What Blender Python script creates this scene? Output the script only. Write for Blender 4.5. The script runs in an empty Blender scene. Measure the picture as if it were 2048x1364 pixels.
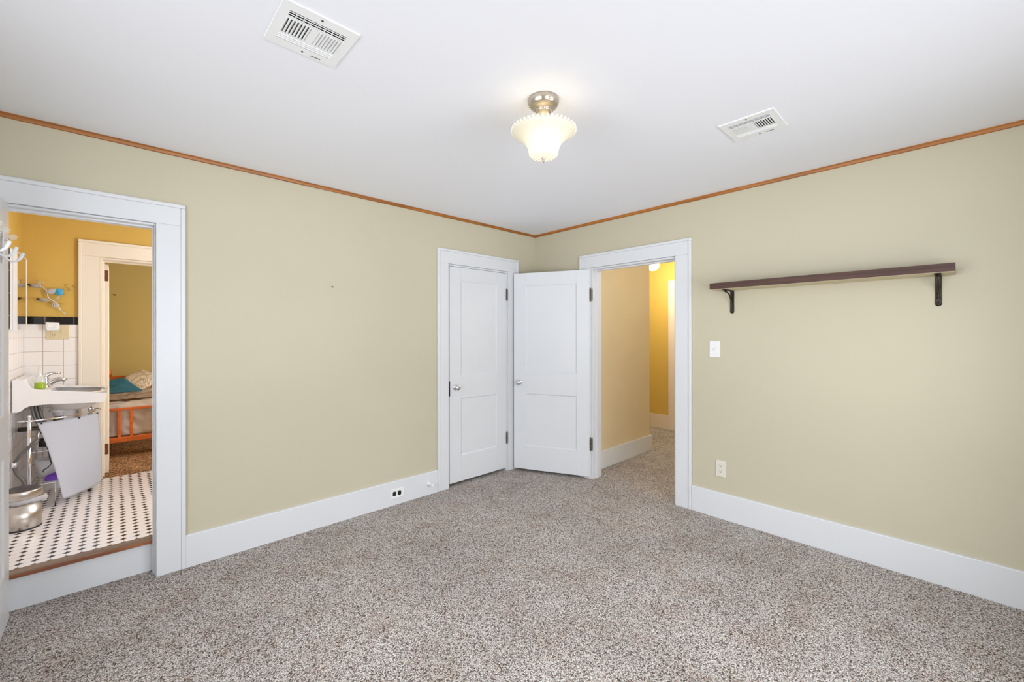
import bpy, bmesh, math, random
from mathutils import Vector, Matrix, noise
random.seed(7)
C = bpy.context.scene.collection
PI = math.pi

# ------------------------------------------------------------------ camera, world, lights, exposure
sc = bpy.context.scene
cd = bpy.data.cameras.new('camera')
cd.sensor_fit = 'HORIZONTAL'; cd.sensor_width = 36.0
cd.lens = 843.356 / 2048 * 36.0
cd.shift_y = -12.9 / 2048
cd.clip_start = 0.02
cam = bpy.data.objects.new('camera', cd); C.objects.link(cam)
cam.location = (0, 0, 1.373)
YAW = 0.8148
cam.rotation_euler = (PI/2, 0.001, YAW - PI/2)
sc.camera = cam

sc.view_settings.view_transform = 'Standard'
sc.view_settings.look = 'None'
sc.view_settings.gamma = 1.0
sc.view_settings.use_curve_mapping = False
sc.view_settings.exposure = 0.09

w = bpy.data.worlds.new('daylight'); sc.world = w
w.use_nodes = True
bg = w.node_tree.nodes['Background']
# hazy daylight: brightest near the horizon, dimmer zenith and dim ground close to the house
_nt = w.node_tree
_tc = _nt.nodes.new('ShaderNodeTexCoord'); _sp = _nt.nodes.new('ShaderNodeSeparateXYZ')
_mr = _nt.nodes.new('ShaderNodeMapRange'); _cr = _nt.nodes.new('ShaderNodeValToRGB')
_nt.links.new(_tc.outputs['Generated'], _sp.inputs[0]); _nt.links.new(_sp.outputs[2], _mr.inputs[0])
_mr.inputs[1].default_value = -1.0; _mr.inputs[2].default_value = 1.0
_nt.links.new(_mr.outputs[0], _cr.inputs[0]); _nt.links.new(_cr.outputs[0], bg.inputs[0])
_st = [(0.0, 0.12), (0.26, 0.50), (0.34, 1.0), (0.40, 1.42), (0.46, 1.02), (0.52, 0.72), (0.57, 0.95), (0.63, 1.12), (0.76, 1.10), (1.0, 0.80)]
_el = _cr.color_ramp.elements
while len(_el) < len(_st): _el.new(0.5)
for e, (p, v) in zip(_el, _st): e.position = p; e.color = (0.94*v, 0.975*v, 1.05*v, 1)
bg.inputs[1].default_value = 6.7

def area(name, loc, rot, sx, sy, power, col, portal=False):
    l = bpy.data.lights.new(name, 'AREA'); l.shape = 'RECTANGLE'; l.size = sx; l.size_y = sy
    l.energy = power; l.color = col
    if portal: l.cycles.is_portal = True
    o = bpy.data.objects.new(name, l); C.objects.link(o); o.location = loc; o.rotation_euler = rot
    return o
def point(name, loc, r, power, col):
    l = bpy.data.lights.new(name, 'POINT'); l.shadow_soft_size = r; l.energy = power; l.color = col
    o = bpy.data.objects.new(name, l); C.objects.link(o); o.location = loc
    return o
# daylight enters by two windows behind and beside the camera
WIN_C = (0.30, 2.45, 0.55, 2.15)     # x0,x1,z0,z1 in the wall behind the camera (y = -0.62)
WIN_D = (0.40, 2.00, 0.60, 2.12)     # y0,y1,z0,z1 in the wall on the camera's left (x = -0.66)
YC, XD = -0.62, -0.66
area('window_daylight', ((WIN_C[0]+WIN_C[1])/2, YC-0.13, (WIN_C[2]+WIN_C[3])/2), (PI/2, 0, 0),
     WIN_C[1]-WIN_C[0], WIN_C[3]-WIN_C[2], 1, (1, 1, 1), True)
area('window_daylight', (XD-0.13, (WIN_D[0]+WIN_D[1])/2, (WIN_D[2]+WIN_D[3])/2), (PI/2, 0, -PI/2),
     WIN_D[1]-WIN_D[0], WIN_D[3]-WIN_D[2], 1, (1, 1, 1), True)
# added fill lights, sources unseen, brightening the rooms beyond the doorways
point('bathroom_fill', (0.55, 4.0, 2.2), 0.12, 6.5, (0.97, 0.98, 1.0))  # added overhead, no fixture built
area('bathroom_side_fill', (1.19, 3.65, 1.3), (PI/2, 0, PI/2-0.35), 0.6, 1.1, 31, (0.82, 0.94, 1.10))  # no window here; added to brighten sink and curtain
point('hall_fill', (4.1, 1.3, 2.2), 0.12, 14, (1.0, 0.94, 0.82))  # extra unseen light, added to lift the left hall wall
point('bedroom_fill', (1.9, 5.2, 1.5), 0.12, 80, (1.0, 0.92, 0.82))  # added from the right to bring out the sheet wrinkles

# ------------------------------------------------------------------ materials
def lin(c):
    return tuple(((v/255)/12.92 if v/255 <= 0.04045 else ((v/255+0.055)/1.055)**2.4) for v in c) + (1,)
def mat(name, rgb, rough=0.5, metal=0.0, spec=0.5, mottle=0.0, mscale=3.0, bump=0.0, bscale=200.0, **kw):
    m = bpy.data.materials.new(name); m.use_nodes = True
    nt = m.node_tree; b = nt.nodes['Principled BSDF']
    b.inputs['Base Color'].default_value = lin(rgb)
    b.inputs['Roughness'].default_value = rough
    b.inputs['Metallic'].default_value = metal
    b.inputs['Specular IOR Level'].default_value = spec
    for k, v in kw.items():
        b.inputs[k].default_value = v
    if mottle or bump:
        tc = nt.nodes.new('ShaderNodeTexCoord')
    if mottle:
        n = nt.nodes.new('ShaderNodeTexNoise'); n.inputs['Scale'].default_value = mscale; n.inputs['Detail'].default_value = 4
        nt.links.new(tc.outputs['Object'], n.inputs['Vector'])
        r = nt.nodes.new('ShaderNodeMapRange'); r.inputs[3].default_value = 1-mottle; r.inputs[4].default_value = 1+mottle
        r.inputs[1].default_value = 0.3; r.inputs[2].default_value = 0.7
        nt.links.new(n.outputs['Fac'], r.inputs[0])
        mx = nt.nodes.new('ShaderNodeMix'); mx.data_type = 'RGBA'; mx.blend_type = 'MULTIPLY'; mx.inputs[0].default_value = 1
        mx.inputs[6].default_value = lin(rgb)
        nt.links.new(r.outputs[0], mx.inputs[7]); nt.links.new(mx.outputs[2], b.inputs['Base Color'])
    if bump:
        n2 = nt.nodes.new('ShaderNodeTexNoise'); n2.inputs['Scale'].default_value = bscale; n2.inputs['Detail'].default_value = 3
        nt.links.new(tc.outputs['Object'], n2.inputs['Vector'])
        bp = nt.nodes.new('ShaderNodeBump'); bp.inputs['Strength'].default_value = bump; bp.inputs['Distance'].default_value = 0.002
        nt.links.new(n2.outputs['Fac'], bp.inputs['Height']); nt.links.new(bp.outputs[0], b.inputs['Normal'])
    return m
class NT:
    """small helper for node graphs"""
    def __init__(s, m): s.m = m; s.t = m.node_tree; s.b = s.t.nodes['Principled BSDF']
    def n(s, typ, **kw):
        x = s.t.nodes.new(typ)
        for k, v in kw.items(): setattr(x, k, v)
        return x
    def l(s, a, b): s.t.links.new(a, b)
    def math(s, op, a, b=None):
        x = s.n('ShaderNodeMath', operation=op)
        for i, v in enumerate((a, b)):
            if v is None: continue
            if isinstance(v, (int, float)): x.inputs[i].default_value = v
            else: s.l(v, x.inputs[i])
        return x.outputs[0]
    def mix(s, f, a, b):
        x = s.n('ShaderNodeMix', data_type='RGBA')
        for i, v in ((0, f), (6, a), (7, b)):
            if isinstance(v, (int, float)): x.inputs[i].default_value = v
            elif isinstance(v, tuple): x.inputs[i].default_value = v
            else: s.l(v, x.inputs[i])
        return x.outputs[2]
    def ramp(s, f, stops, interp='LINEAR'):
        x = s.n('ShaderNodeValToRGB'); cr = x.color_ramp; cr.interpolation = interp
        while len(cr.elements) < len(stops): cr.elements.new(0.5)
        for e, (p, c) in zip(cr.elements, stops): e.position = p; e.color = c
        s.l(f, x.inputs[0]); return x.outputs[0]

M = {}
M['wall'] = mat('olive_cream_paint', (197, 190, 166), 0.55, spec=0.3, mottle=0.018, mscale=1.6, bump=0.05, bscale=60)
M['ceiling'] = mat('white_ceiling_paint', (244, 245, 250), 0.7, spec=0.2)
M['trim'] = mat('white_gloss_paint', (220, 222, 224), 0.35, spec=0.4, mottle=0.008, mscale=4)
M['bathtrim'] = mat('cream_gloss_paint', (234, 222, 204), 0.4, spec=0.4)
M['gold'] = mat('golden_yellow_paint', (206, 168, 82), 0.5, spec=0.3, mottle=0.03, mscale=2)
M['hallgold'] = mat('deep_yellow_paint', (218, 186, 96), 0.5, spec=0.3)
M['hallwarm'] = mat('room_paint_warm_lit', (222, 204, 166), 0.5, spec=0.3, mottle=0.03, mscale=2)  # room wall paint with warm lamp light put into its colour
M['olive'] = mat('olive_paint', (190, 170, 110), 0.5, spec=0.3)
M['dark'] = mat('painted_dark_void', (14, 13, 13), 0.8)  # near-black stand-in for the dark of recesses
M['black'] = mat('black_plastic', (24, 24, 26), 0.35)
M['chrome'] = mat('chrome', (225, 225, 228), 0.12, 1.0)
M['steel'] = mat('brushed_steel', (196, 190, 182), 0.32, 1.0, Anisotropic=0.7)
M['nickel'] = mat('brushed_nickel', (196, 186, 172), 0.3, 1.0, mottle=0.12, mscale=60)
M['iron'] = mat('antique_iron', (62, 54, 46), 0.45, 0.7, mottle=0.3, mscale=120)
M['hinge'] = mat('aged_hinge_metal', (112, 106, 96), 0.4, 0.9, mottle=0.25, mscale=90)
M['rust'] = mat('rusted_hinge', (112, 62, 34), 0.7, 0.2, mottle=0.35, mscale=120)
M['plastic'] = mat('white_plastic', (236, 236, 236), 0.35)
M['almond'] = mat('almond_plastic', (222, 217, 202), 0.4)
M['ivory'] = mat('ivory_plastic', (216, 198, 158), 0.4)
M['vent'] = mat('white_enamel', (243, 244, 243), 0.45)
M['porcelain'] = mat('white_porcelain', (236, 232, 230), 0.12, spec=0.6)
M['rim'] = mat('porcelain_top_reflecting', (236, 226, 212), 0.15, spec=0.6)
M['curtain'] = mat('white_cotton', (240, 241, 247), 0.85, bump=0.1, bscale=500)
M['bag'] = mat('thin_white_plastic_bag', (232, 228, 228), 0.4)
M['lidgrey'] = mat('dark_grey_lid', (78, 72, 72), 0.4, 0.3)
M['purple'] = mat('purple_plastic', (126, 72, 196), 0.4)
M['greensoap'] = mat('green_liquid_soap', (150, 178, 40), 0.2, spec=0.5)
M['hose'] = mat('braided_grey_hose', (108, 104, 100), 0.45, 0.5)
M['blue'] = mat('turquoise_enamel', (58, 158, 200), 0.3)
M['silver'] = mat('silver_leaf', (206, 205, 212), 0.3, 0.35)
M['whiteleaf'] = mat('pale_silver_leaf', (228, 226, 236), 0.35, 0.1)
M['bronze'] = mat('dark_bronze', (120, 88, 40), 0.4, 0.8)
M['teal'] = mat('teal_cotton', (76, 142, 168), 0.9, bump=0.15, bscale=300)
M['sheet'] = mat('blush_sheet', (234, 222, 214), 0.9)
M['taupe'] = mat('taupe_blanket', (196, 172, 152), 0.95, bump=0.2, bscale=200)
M['mdf'] = mat('beige_laminate', (206, 194, 160), 0.6)
M['pen'] = mat('paper_white', (235, 234, 232), 0.6)
def glass(name, col=(1, 1, 1, 1), rough=0.02):
    m = mat(name, (255, 255, 255), rough); b = m.node_tree.nodes['Principled BSDF']
    b.inputs['Base Color'].default_value = col
    b.inputs['Transmission Weight'].default_value = 1.0; b.inputs['IOR'].default_value = 1.45
    return m
M['glass'] = glass('clear_glass')
M['clearplastic'] = mat('clear_plastic', (245, 246, 240), 0.05, spec=0.8, Alpha=0.28)
M['mirror'] = mat('mirror', (235, 232, 226), 0.02, 1.0)
def emit(name, rgb, s, base=(245, 240, 230)):
    m = mat(name, base, 0.3); b = m.node_tree.nodes['Principled BSDF']
    b.inputs['Emission Color'].default_value = lin(rgb); b.inputs['Emission Strength'].default_value = s
    return m
M['globe'] = emit('lit_globe_glass', (255, 240, 214), 6.0)

def wood(name, c1, c2, scale=(3, 40, 40), rough=0.4):
    m = mat(name, c1, rough); g = NT(m)
    tc = g.n('ShaderNodeTexCoord'); mp = g.n('ShaderNodeMapping'); mp.inputs['Scale'].default_value = scale
    g.l(tc.outputs['Object'], mp.inputs[0])
    n = g.n('ShaderNodeTexNoise'); n.inputs['Scale'].default_value = 1.0; n.inputs['Detail'].default_value = 6; n.inputs['Distortion'].default_value = 0.6
    g.l(mp.outputs[0], n.inputs['Vector'])
    g.l(g.ramp(n.outputs['Fac'], [(0.3, lin(c1)), (0.7, lin(c2))]), g.b.inputs['Base Color'])
    return m
M['crownA'] = wood('honey_stained_moulding', (138, 80, 20), (178, 112, 40), (3, 60, 60))
M['crownB'] = wood('honey_stained_moulding_side', (144, 84, 22), (184, 116, 42), (60, 3, 60))
M['shelf'] = wood('dark_walnut_veneer', (58, 35, 27), (86, 54, 42), (60, 2.5, 90), 0.55)
M['thresh'] = wood('worn_oak_threshold', (112, 66, 40), (170, 104, 66), (4, 50, 50), 0.5)
M['worn'] = wood('worn_grey_threshold_top', (104, 84, 68), (148, 124, 104), (4, 50, 50), 0.6)
M['orange'] = wood('orange_pine', (186, 88, 28), (210, 108, 40), (3, 3, 30), 0.4)

# carpet: flecked frieze pile
def carpet(name, stops, scale, tint=0.10):
    m = mat(name, (160, 150, 138), 0.95, spec=0.1); g = NT(m)
    tc = g.n('ShaderNodeTexCoord')
    wn = g.n('ShaderNodeTexNoise'); wn.inputs['Scale'].default_value = scale*0.6; wn.inputs['Detail'].default_value = 2
    g.l(tc.outputs['Object'], wn.inputs['Vector'])
    va = g.n('ShaderNodeVectorMath', operation='MULTIPLY_ADD'); va.inputs[1].default_value = (2.4/scale, 2.4/scale, 2.4/scale)
    g.l(wn.outputs['Color'], va.inputs[0]); g.l(tc.outputs['Object'], va.inputs[2])
    v = g.n('ShaderNodeTexVoronoi', feature='F1'); v.inputs['Scale'].default_value = scale; v.inputs['Randomness'].default_value = 1
    g.l(va.outputs[0], v.inputs['Vector'])
    sep = g.n('ShaderNodeSeparateColor'); g.l(v.outputs['Color'], sep.inputs[0])
    col = g.ramp(sep.outputs[0], stops)
    # shade of the crevices between tufts, painted into the colour
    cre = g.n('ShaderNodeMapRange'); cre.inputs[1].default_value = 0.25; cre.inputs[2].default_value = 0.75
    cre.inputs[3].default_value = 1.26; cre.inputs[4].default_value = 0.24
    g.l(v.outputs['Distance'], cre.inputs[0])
    big = g.n('ShaderNodeTexNoise'); big.inputs['Scale'].default_value = 1.7; big.inputs['Detail'].default_value = 5
    g.l(tc.outputs['Object'], big.inputs['Vector'])
    bm_ = g.n('ShaderNodeMapRange'); bm_.inputs[1].default_value = 0.3; bm_.inputs[2].default_value = 0.7
    bm_.inputs[3].default_value = 1-tint; bm_.inputs[4].default_value = 1+tint
    g.l(big.outputs['Fac'], bm_.inputs[0])
    fb = g.n('ShaderNodeTexNoise'); fb.inputs['Scale'].default_value = scale*2.2; fb.inputs['Detail'].default_value = 3; fb.inputs['Roughness'].default_value = 0.7
    g.l(tc.outputs['Object'], fb.inputs['Vector'])
    fr = g.n('ShaderNodeMapRange'); fr.inputs[1].default_value = 0.30; fr.inputs[2].default_value = 0.70
    fr.inputs[3].default_value = 0.66; fr.inputs[4].default_value = 1.26
    g.l(fb.outputs['Fac'], fr.inputs[0])
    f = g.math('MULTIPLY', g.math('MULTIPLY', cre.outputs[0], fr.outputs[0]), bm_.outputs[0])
    mx = g.n('ShaderNodeMix', data_type='RGBA', blend_type='MULTIPLY'); mx.inputs[0].default_value = 1
    g.l(col, mx.inputs[6]); g.l(f, mx.inputs[7])
    # worn patches drift from cool grey to warm tan
    pt = g.n('ShaderNodeTexNoise'); pt.inputs['Scale'].default_value = 4.5; pt.inputs['Detail'].default_value = 6; pt.inputs['Roughness'].default_value = 0.65
    g.l(tc.outputs['Object'], pt.inputs['Vector'])
    tn = g.ramp(pt.outputs['Fac'], [(0.36, (0.88, 0.82, 0.78, 1)), (0.50, (0.98, 0.96, 0.94, 1)), (0.64, (1.0, 1.0, 1.0, 1))])
    m2 = g.n('ShaderNodeMix', data_type='RGBA', blend_type='MULTIPLY'); m2.inputs[0].default_value = 1
    g.l(mx.outputs[2], m2.inputs[6]); g.l(tn, m2.inputs[7]); g.l(m2.outputs[2], g.b.inputs['Base Color'])
    bp = g.n('ShaderNodeBump', invert=True); bp.inputs['Strength'].default_value = 0.9; bp.inputs['Distance'].default_value = 0.006
    g.l(v.outputs['Distance'], bp.inputs['Height']); g.l(bp.outputs[0], g.b.inputs['Normal'])
    return m
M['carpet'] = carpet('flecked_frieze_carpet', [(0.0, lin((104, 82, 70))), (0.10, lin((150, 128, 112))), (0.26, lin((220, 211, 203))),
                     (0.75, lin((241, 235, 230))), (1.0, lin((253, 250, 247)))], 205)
M['carpet2'] = carpet('tan_carpet', [(0.0, lin((100, 66, 40))), (0.3, lin((150, 108, 72))), (0.7, lin((186, 144, 104))), (1.0, lin((208, 172, 134)))], 110)

# bathroom floor: white octagons with black dots, pitch 57 mm
def dots():
    m = mat('octagon_and_dot_tile', (226, 212, 204), 0.22, spec=0.5); g = NT(m)
    tc = g.n('ShaderNodeTexCoord'); sp = g.n('ShaderNodeSeparateXYZ'); g.l(tc.outputs['Object'], sp.inputs[0])
    P = 0.0572
    def cell(o, off):
        a = g.math('FRACT', g.math('DIVIDE', g.math('ADD', o, off), P))
        return g.math('ABSOLUTE', g.math('SUBTRACT', a, 0.5))
    ax = cell(sp.outputs[0], 0.019 + P*0.5 + P*50); ay = cell(sp.outputs[1], -3.972 + P*0.5 + P*100)
    s = g.math('ADD', ax, ay)
    dot = g.math('LESS_THAN', s, 0.285)
    ring = g.math('LESS_THAN', s, 0.325)
    ln = g.math('LESS_THAN', g.math('MINIMUM', ax, ay), 0.022)
    gr = g.math('MAXIMUM', ring, ln)
    c = g.mix(gr, lin((242, 234, 229)), lin((196, 184, 178)))
    c = g.mix(dot, c, lin((34, 26, 28)))
    g.l(c, g.b.inputs['Base Color'])
    return m
M['dots'] = dots()
def tile(name, base, grout, px, pz, ox, oz, use_y=False):
    m = mat(name, base, 0.18, spec=0.5); g = NT(m)
    tc = g.n('ShaderNodeTexCoord'); sp = g.n('ShaderNodeSeparateXYZ'); g.l(tc.outputs['Object'], sp.inputs[0])
    def edge(o, off, p, wd):
        a = g.math('FRACT', g.math('DIVIDE', g.math('ADD', o, -off + p*50), p))
        a = g.math('MINIMUM', a, g.math('SUBTRACT', 1.0, a))
        return g.math('LESS_THAN', a, wd)
    e = edge(sp.outputs[1 if use_y else 0], ox, px, 0.014)
    if pz: e = g.math('MAXIMUM', e, edge(sp.outputs[2], oz, pz, 0.014))
    g.l(g.mix(e, lin(base), lin(grout)), g.b.inputs['Base Color'])
    return m
M['tileX'] = tile('cream_wall_tile', (240, 233, 227), (176, 152, 134), 0.109, 0.1075, -0.291, 1.352)
M['tileY'] = tile('cream_wall_tile_side', (240, 233, 227), (176, 152, 134), 0.109, 0.1075, 4.72, 1.352, True)
M['blacktile'] = tile('black_liner_tile', (16, 15, 17), (120, 110, 100), 0.155, 0, -0.389, 0)
M['blacktileY'] = tile('black_liner_tile_side', (16, 15, 17), (120, 110, 100), 0.155, 0, 4.836, 0, True)

def pattern():
    m = mat('floral_pillowcase', (186, 168, 146), 0.9); g = NT(m)
    tc = g.n('ShaderNodeTexCoord')
    v = g.n('ShaderNodeTexVoronoi', feature='F1'); v.inputs['Scale'].default_value = 18
    g.l(tc.outputs['Object'], v.inputs['Vector'])
    a = g.math('FRACT', g.math('MULTIPLY', v.outputs['Distance'], 6.0))
    n = g.n('ShaderNodeTexNoise'); n.inputs['Scale'].default_value = 22; g.l(tc.outputs['Object'], n.inputs['Vector'])
    on = g.math('MULTIPLY', g.math('GREATER_THAN', a, 0.55), g.math('GREATER_THAN', n.outputs['Fac'], 0.47))
    g.l(g.mix(on, lin((184, 164, 142)), lin((232, 224, 212))), g.b.inputs['Base Color'])
    return m
M['floral'] = pattern()

def shade_mat():
    m = mat('lit_opal_glass', (228, 220, 198), 0.25); g = NT(m)
    tc = g.n('ShaderNodeTexCoord'); sp = g.n('ShaderNodeSeparateXYZ'); g.l(tc.outputs['Object'], sp.inputs[0])
    mr = g.n('ShaderNodeMapRange'); mr.inputs[1].default_value = -0.150; mr.inputs[2].default_value = -0.235
    mr.inputs[3].default_value = 0.10; mr.inputs[4].default_value = 0.42
    g.l(sp.outputs[2], mr.inputs[0])
    g.b.inputs['Emission Color'].default_value = lin((255, 244, 214))
    g.l(mr.outputs[0], g.b.inputs['Emission Strength'])
    return m
M['shade'] = shade_mat()
M['bead'] = emit('lit_bead_glass', (255, 242, 206), 0.06, (232, 226, 210))

# ------------------------------------------------------------------ mesh helpers
class MB:
    def __init__(s): s.bm = bmesh.new(); s.mi = 0
    def _mark(s, faces):
        for f in faces: f.material_index = s.mi
    def box(s, x0, x1, y0, y1, z0, z1, bev=0.0, seg=2):
        if x0 > x1: x0, x1 = x1, x0
        if y0 > y1: y0, y1 = y1, y0
        if z0 > z1: z0, z1 = z1, z0
        t = bmesh.new()
        bmesh.ops.create_cube(t, size=1)
        for v in t.verts: v.co = Vector(((x0+x1)/2 + v.co.x*(x1-x0), (y0+y1)/2 + v.co.y*(y1-y0), (z0+z1)/2 + v.co.z*(z1-z0)))
        if bev: bmesh.ops.bevel(t, geom=list(t.edges), offset=bev, segments=seg, affect='EDGES', profile=0.5)
        s.merge(t); return s
    def merge(s, t, mtx=None):
        vm = {}
        for v in t.verts: vm[v] = s.bm.verts.new(mtx @ v.co if mtx else v.co)
        for f in t.faces:
            try:
                nf = s.bm.faces.new([vm[v] for v in f.verts]); nf.material_index = s.mi; nf.smooth = f.smooth
            except ValueError: pass
        t.free(); return s
    def lathe(s, prof, seg=32, mtx=None, smooth=True):
        t = bmesh.new(); rings = []
        for r, z in prof:
            if r < 1e-6: rings.append([t.verts.new((0, 0, z))])
            else: rings.append([t.verts.new((r*math.cos(2*PI*k/seg), r*math.sin(2*PI*k/seg), z)) for k in range(seg)])
        for a, b in zip(rings, rings[1:]):
            for k in range(seg):
                k2 = (k+1) % seg
                if len(a) == 1 and len(b) == 1: continue
                if len(a) == 1: f = [a[0], b[k2], b[k]]
                elif len(b) == 1: f = [a[k], a[k2], b[0]]
                else: f = [a[k], a[k2], b[k2], b[k]]
                try: t.faces.new(f).smooth = smooth
                except ValueError: pass
        bmesh.ops.recalc_face_normals(t, faces=list(t.faces))
        return s.merge(t, mtx)
    def cyl(s, p0, p1, r, seg=20, r1=None):
        p0 = Vector(p0); p1 = Vector(p1); d = p1-p0; L = d.length
        q = d.to_track_quat('Z', 'Y').to_matrix().to_4x4()
        r1 = r if r1 is None else r1
        return s.lathe([(0, 0), (r, 0), (r1, L), (0, L)], seg, Matrix.Translation(p0) @ q, True)
    def tube(s, pts, r, seg=10, closed=False):
        pts = [Vector(p) for p in pts]; n = len(pts); t = bmesh.new(); rings = []
        up = Vector((0.13, 0.27, 0.95)).normalized()
        for i, p in enumerate(pts):
            a = pts[(i-1) % n] if (closed or i > 0) else p
            b = pts[(i+1) % n] if (closed or i < n-1) else p
            d = (b-a).normalized()
            u = d.cross(up)
            if u.length < 1e-3: u = d.cross(Vector((1, 0, 0)))
            u.normalize(); v = d.cross(u)
            rr = r[i] if isinstance(r, (list, tuple)) else r
            rings.append([t.verts.new(p + u*rr*math.cos(2*PI*k/seg) + v*rr*math.sin(2*PI*k/seg)) for k in range(seg)])
        m = n if closed else n-1
        for i in range(m):
            a, b = rings[i], rings[(i+1) % n]
            for k in range(seg): t.faces.new([a[k], a[(k+1) % seg], b[(k+1) % seg], b[k]]).smooth = True
        if not closed:
            t.faces.new(rings[0]); t.faces.new(rings[-1])
        bmesh.ops.recalc_face_normals(t, faces=list(t.faces))
        return s.merge(t)
    def ball(s, c, r, seg=16, sc=(1, 1, 1), rot=None):
        t = bmesh.new(); bmesh.ops.create_uvsphere(t, u_segments=seg, v_segments=max(6, seg//2), radius=r)
        for f in t.faces: f.smooth = True
        m = Matrix.Translation(Vector(c))
        if rot: m = m @ rot.to_4x4()
        return s.merge(t, m @ Matrix.Diagonal((*sc, 1)))
    def prism(s, poly, axis, a0, a1, bev=0.0):
        """extrude a polygon; axis 'y': poly in (x,z), 'x': poly in (y,z), 'z': poly in (x,y)"""
        t = bmesh.new()
        def mk(p, a): return {'y': (p[0], a, p[1]), 'x': (a, p[0], p[1]), 'z': (p[0], p[1], a)}[axis]
        A = [t.verts.new(mk(p, a0)) for p in poly]; B = [t.verts.new(mk(p, a1)) for p in poly]
        n = len(poly)
        t.faces.new(A); t.faces.new(B)
        for i in range(n): t.faces.new([A[i], A[(i+1) % n], B[(i+1) % n], B[i]])
        bmesh.ops.recalc_face_normals(t, faces=list(t.faces))
        if bev: bmesh.ops.bevel(t, geom=list(t.edges), offset=bev, segments=2, affect='EDGES', profile=0.5)
        return s.merge(t)
    def grid(s, fn, nu, nv, thick=0.0, smooth=True):
        t = bmesh.new()
        V = [[t.verts.new(fn(i/nu, j/nv)) for j in range(nv+1)] for i in range(nu+1)]
        for i in range(nu):
            for j in range(nv): t.faces.new([V[i][j], V[i+1][j], V[i+1][j+1], V[i][j+1]]).smooth = smooth
        if thick: bmesh.ops.solidify(t, geom=list(t.faces), thickness=thick)
        bmesh.ops.recalc_face_normals(t, faces=list(t.faces))
        return s.merge(t)
    def build(s, name, m, parent=None):
        me = bpy.data.meshes.new(name); s.bm.to_mesh(me); s.bm.free()
        for x in (m if isinstance(m, (list, tuple)) else [m]): me.materials.append(x)
        o = bpy.data.objects.new(name, me); C.objects.link(o)
        if parent is not None:
            o.parent = parent
            o.matrix_parent_inverse = parent.matrix_basis.inverted()
        return o
def tag(o, label=None, cat=None, group=None, kind=None):
    if label: o['label'] = label
    if cat: o['category'] = cat
    if group: o['group'] = group
    if kind: o['kind'] = kind
    return o
def empty(name, loc, label=None, cat=None, group=None, kind=None):
    o = bpy.data.objects.new(name, None); C.objects.link(o); o.empty_display_size = 0.05
    o.location = loc
    return tag(o, label, cat, group, kind)
def struct(o, label=None, cat=None): return tag(o, label, cat, None, 'structure')
def copy_thing(o, delta_mtx, parent=None):
    c = o.copy(); C.objects.link(c)
    if parent is None: c.matrix_basis = delta_mtx @ o.matrix_basis
    else: c.parent = parent
    for ch in [x for x in bpy.data.objects if x.parent == o and x is not c]: copy_thing(ch, None, c)
    return c

# ------------------------------------------------------------------ the setting
X, Y, H = 3.303, 3.141, 2.44
ZB = 0.185                      # bathroom floor
YA2 = 3.285                     # bathroom side of the left wall
XB2 = 3.45                      # hall side of the right wall
YB, YB2 = 4.836, 4.955          # bathroom far wall
def panels(mb, axis, p0, p1, a0, a1, z0, z1, holes):
    """wall slab with rectangular openings; axis 'x' runs along x, slab between y=p0..p1"""
    hs = sorted(holes)
    def bx(u0, u1, w0, w1):
        if u1-u0 < 1e-4 or w1-w0 < 1e-4: return
        if axis == 'x': mb.box(u0, u1, p0, p1, w0, w1)
        else: mb.box(p0, p1, u0, u1, w0, w1)
    u = a0
    for (h0, h1, g0, g1) in hs:
        bx(u, h0, z0, z1); bx(h0, h1, z0, g0); bx(h0, h1, g1, z1); u = h1
    bx(u, a1, z0, z1)
BX0, BX1 = -0.402, 0.172        # bathroom doorway in the left wall
CX0, CX1 = 2.168, 2.895         # closet doorway
HY0, HY1 = 1.568, 2.40          # hall doorway in the right wall
DZ = 2.014
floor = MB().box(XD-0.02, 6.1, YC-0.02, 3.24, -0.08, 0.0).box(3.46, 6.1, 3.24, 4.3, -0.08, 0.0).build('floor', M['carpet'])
struct(floor, 'flecked beige and brown carpet of the bedroom and hall', 'carpet')
ceil = MB().box(-1.2, 6.2, YC-0.2, 7.6, H, H+0.1).build('ceiling', M['ceiling'])
struct(ceil, 'plain white ceiling', 'ceiling')
b = MB(); panels(b, 'x', Y, YA2, XD-0.15, X+0.1, -0.05, H, [(BX0, BX1, -0.06, DZ), (CX0, CX1, -0.06, DZ)])
wl = b.build('wall_left', [M['wall'], M['gold']])
for p in wl.data.polygons:
    if p.normal.y > 0.5: p.material_index = 1
struct(wl, 'olive cream wall with the bathroom doorway and closet door', 'wall')
b = MB(); panels(b, 'y', X, XB2, YC-0.2, Y+0.1, -0.05, H, [(HY0, HY1, -0.06, DZ)])
struct(b.build('wall_right', M['wall']), 'olive cream wall with the hall doorway and long shelf', 'wall')
b = MB(); panels(b, 'x', YC-0.15, YC, XD-0.15, X, -0.05, H, [WIN_C])
struct(b.build('wall_rear', M['wall']), 'olive cream window wall behind the camera', 'wall')
b = MB(); panels(b, 'y', XD-0.15, XD, YC, Y, -0.05, H, [WIN_D])
struct(b.build('wall_side', M['wall']), 'olive cream window wall beside the camera', 'wall')
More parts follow.
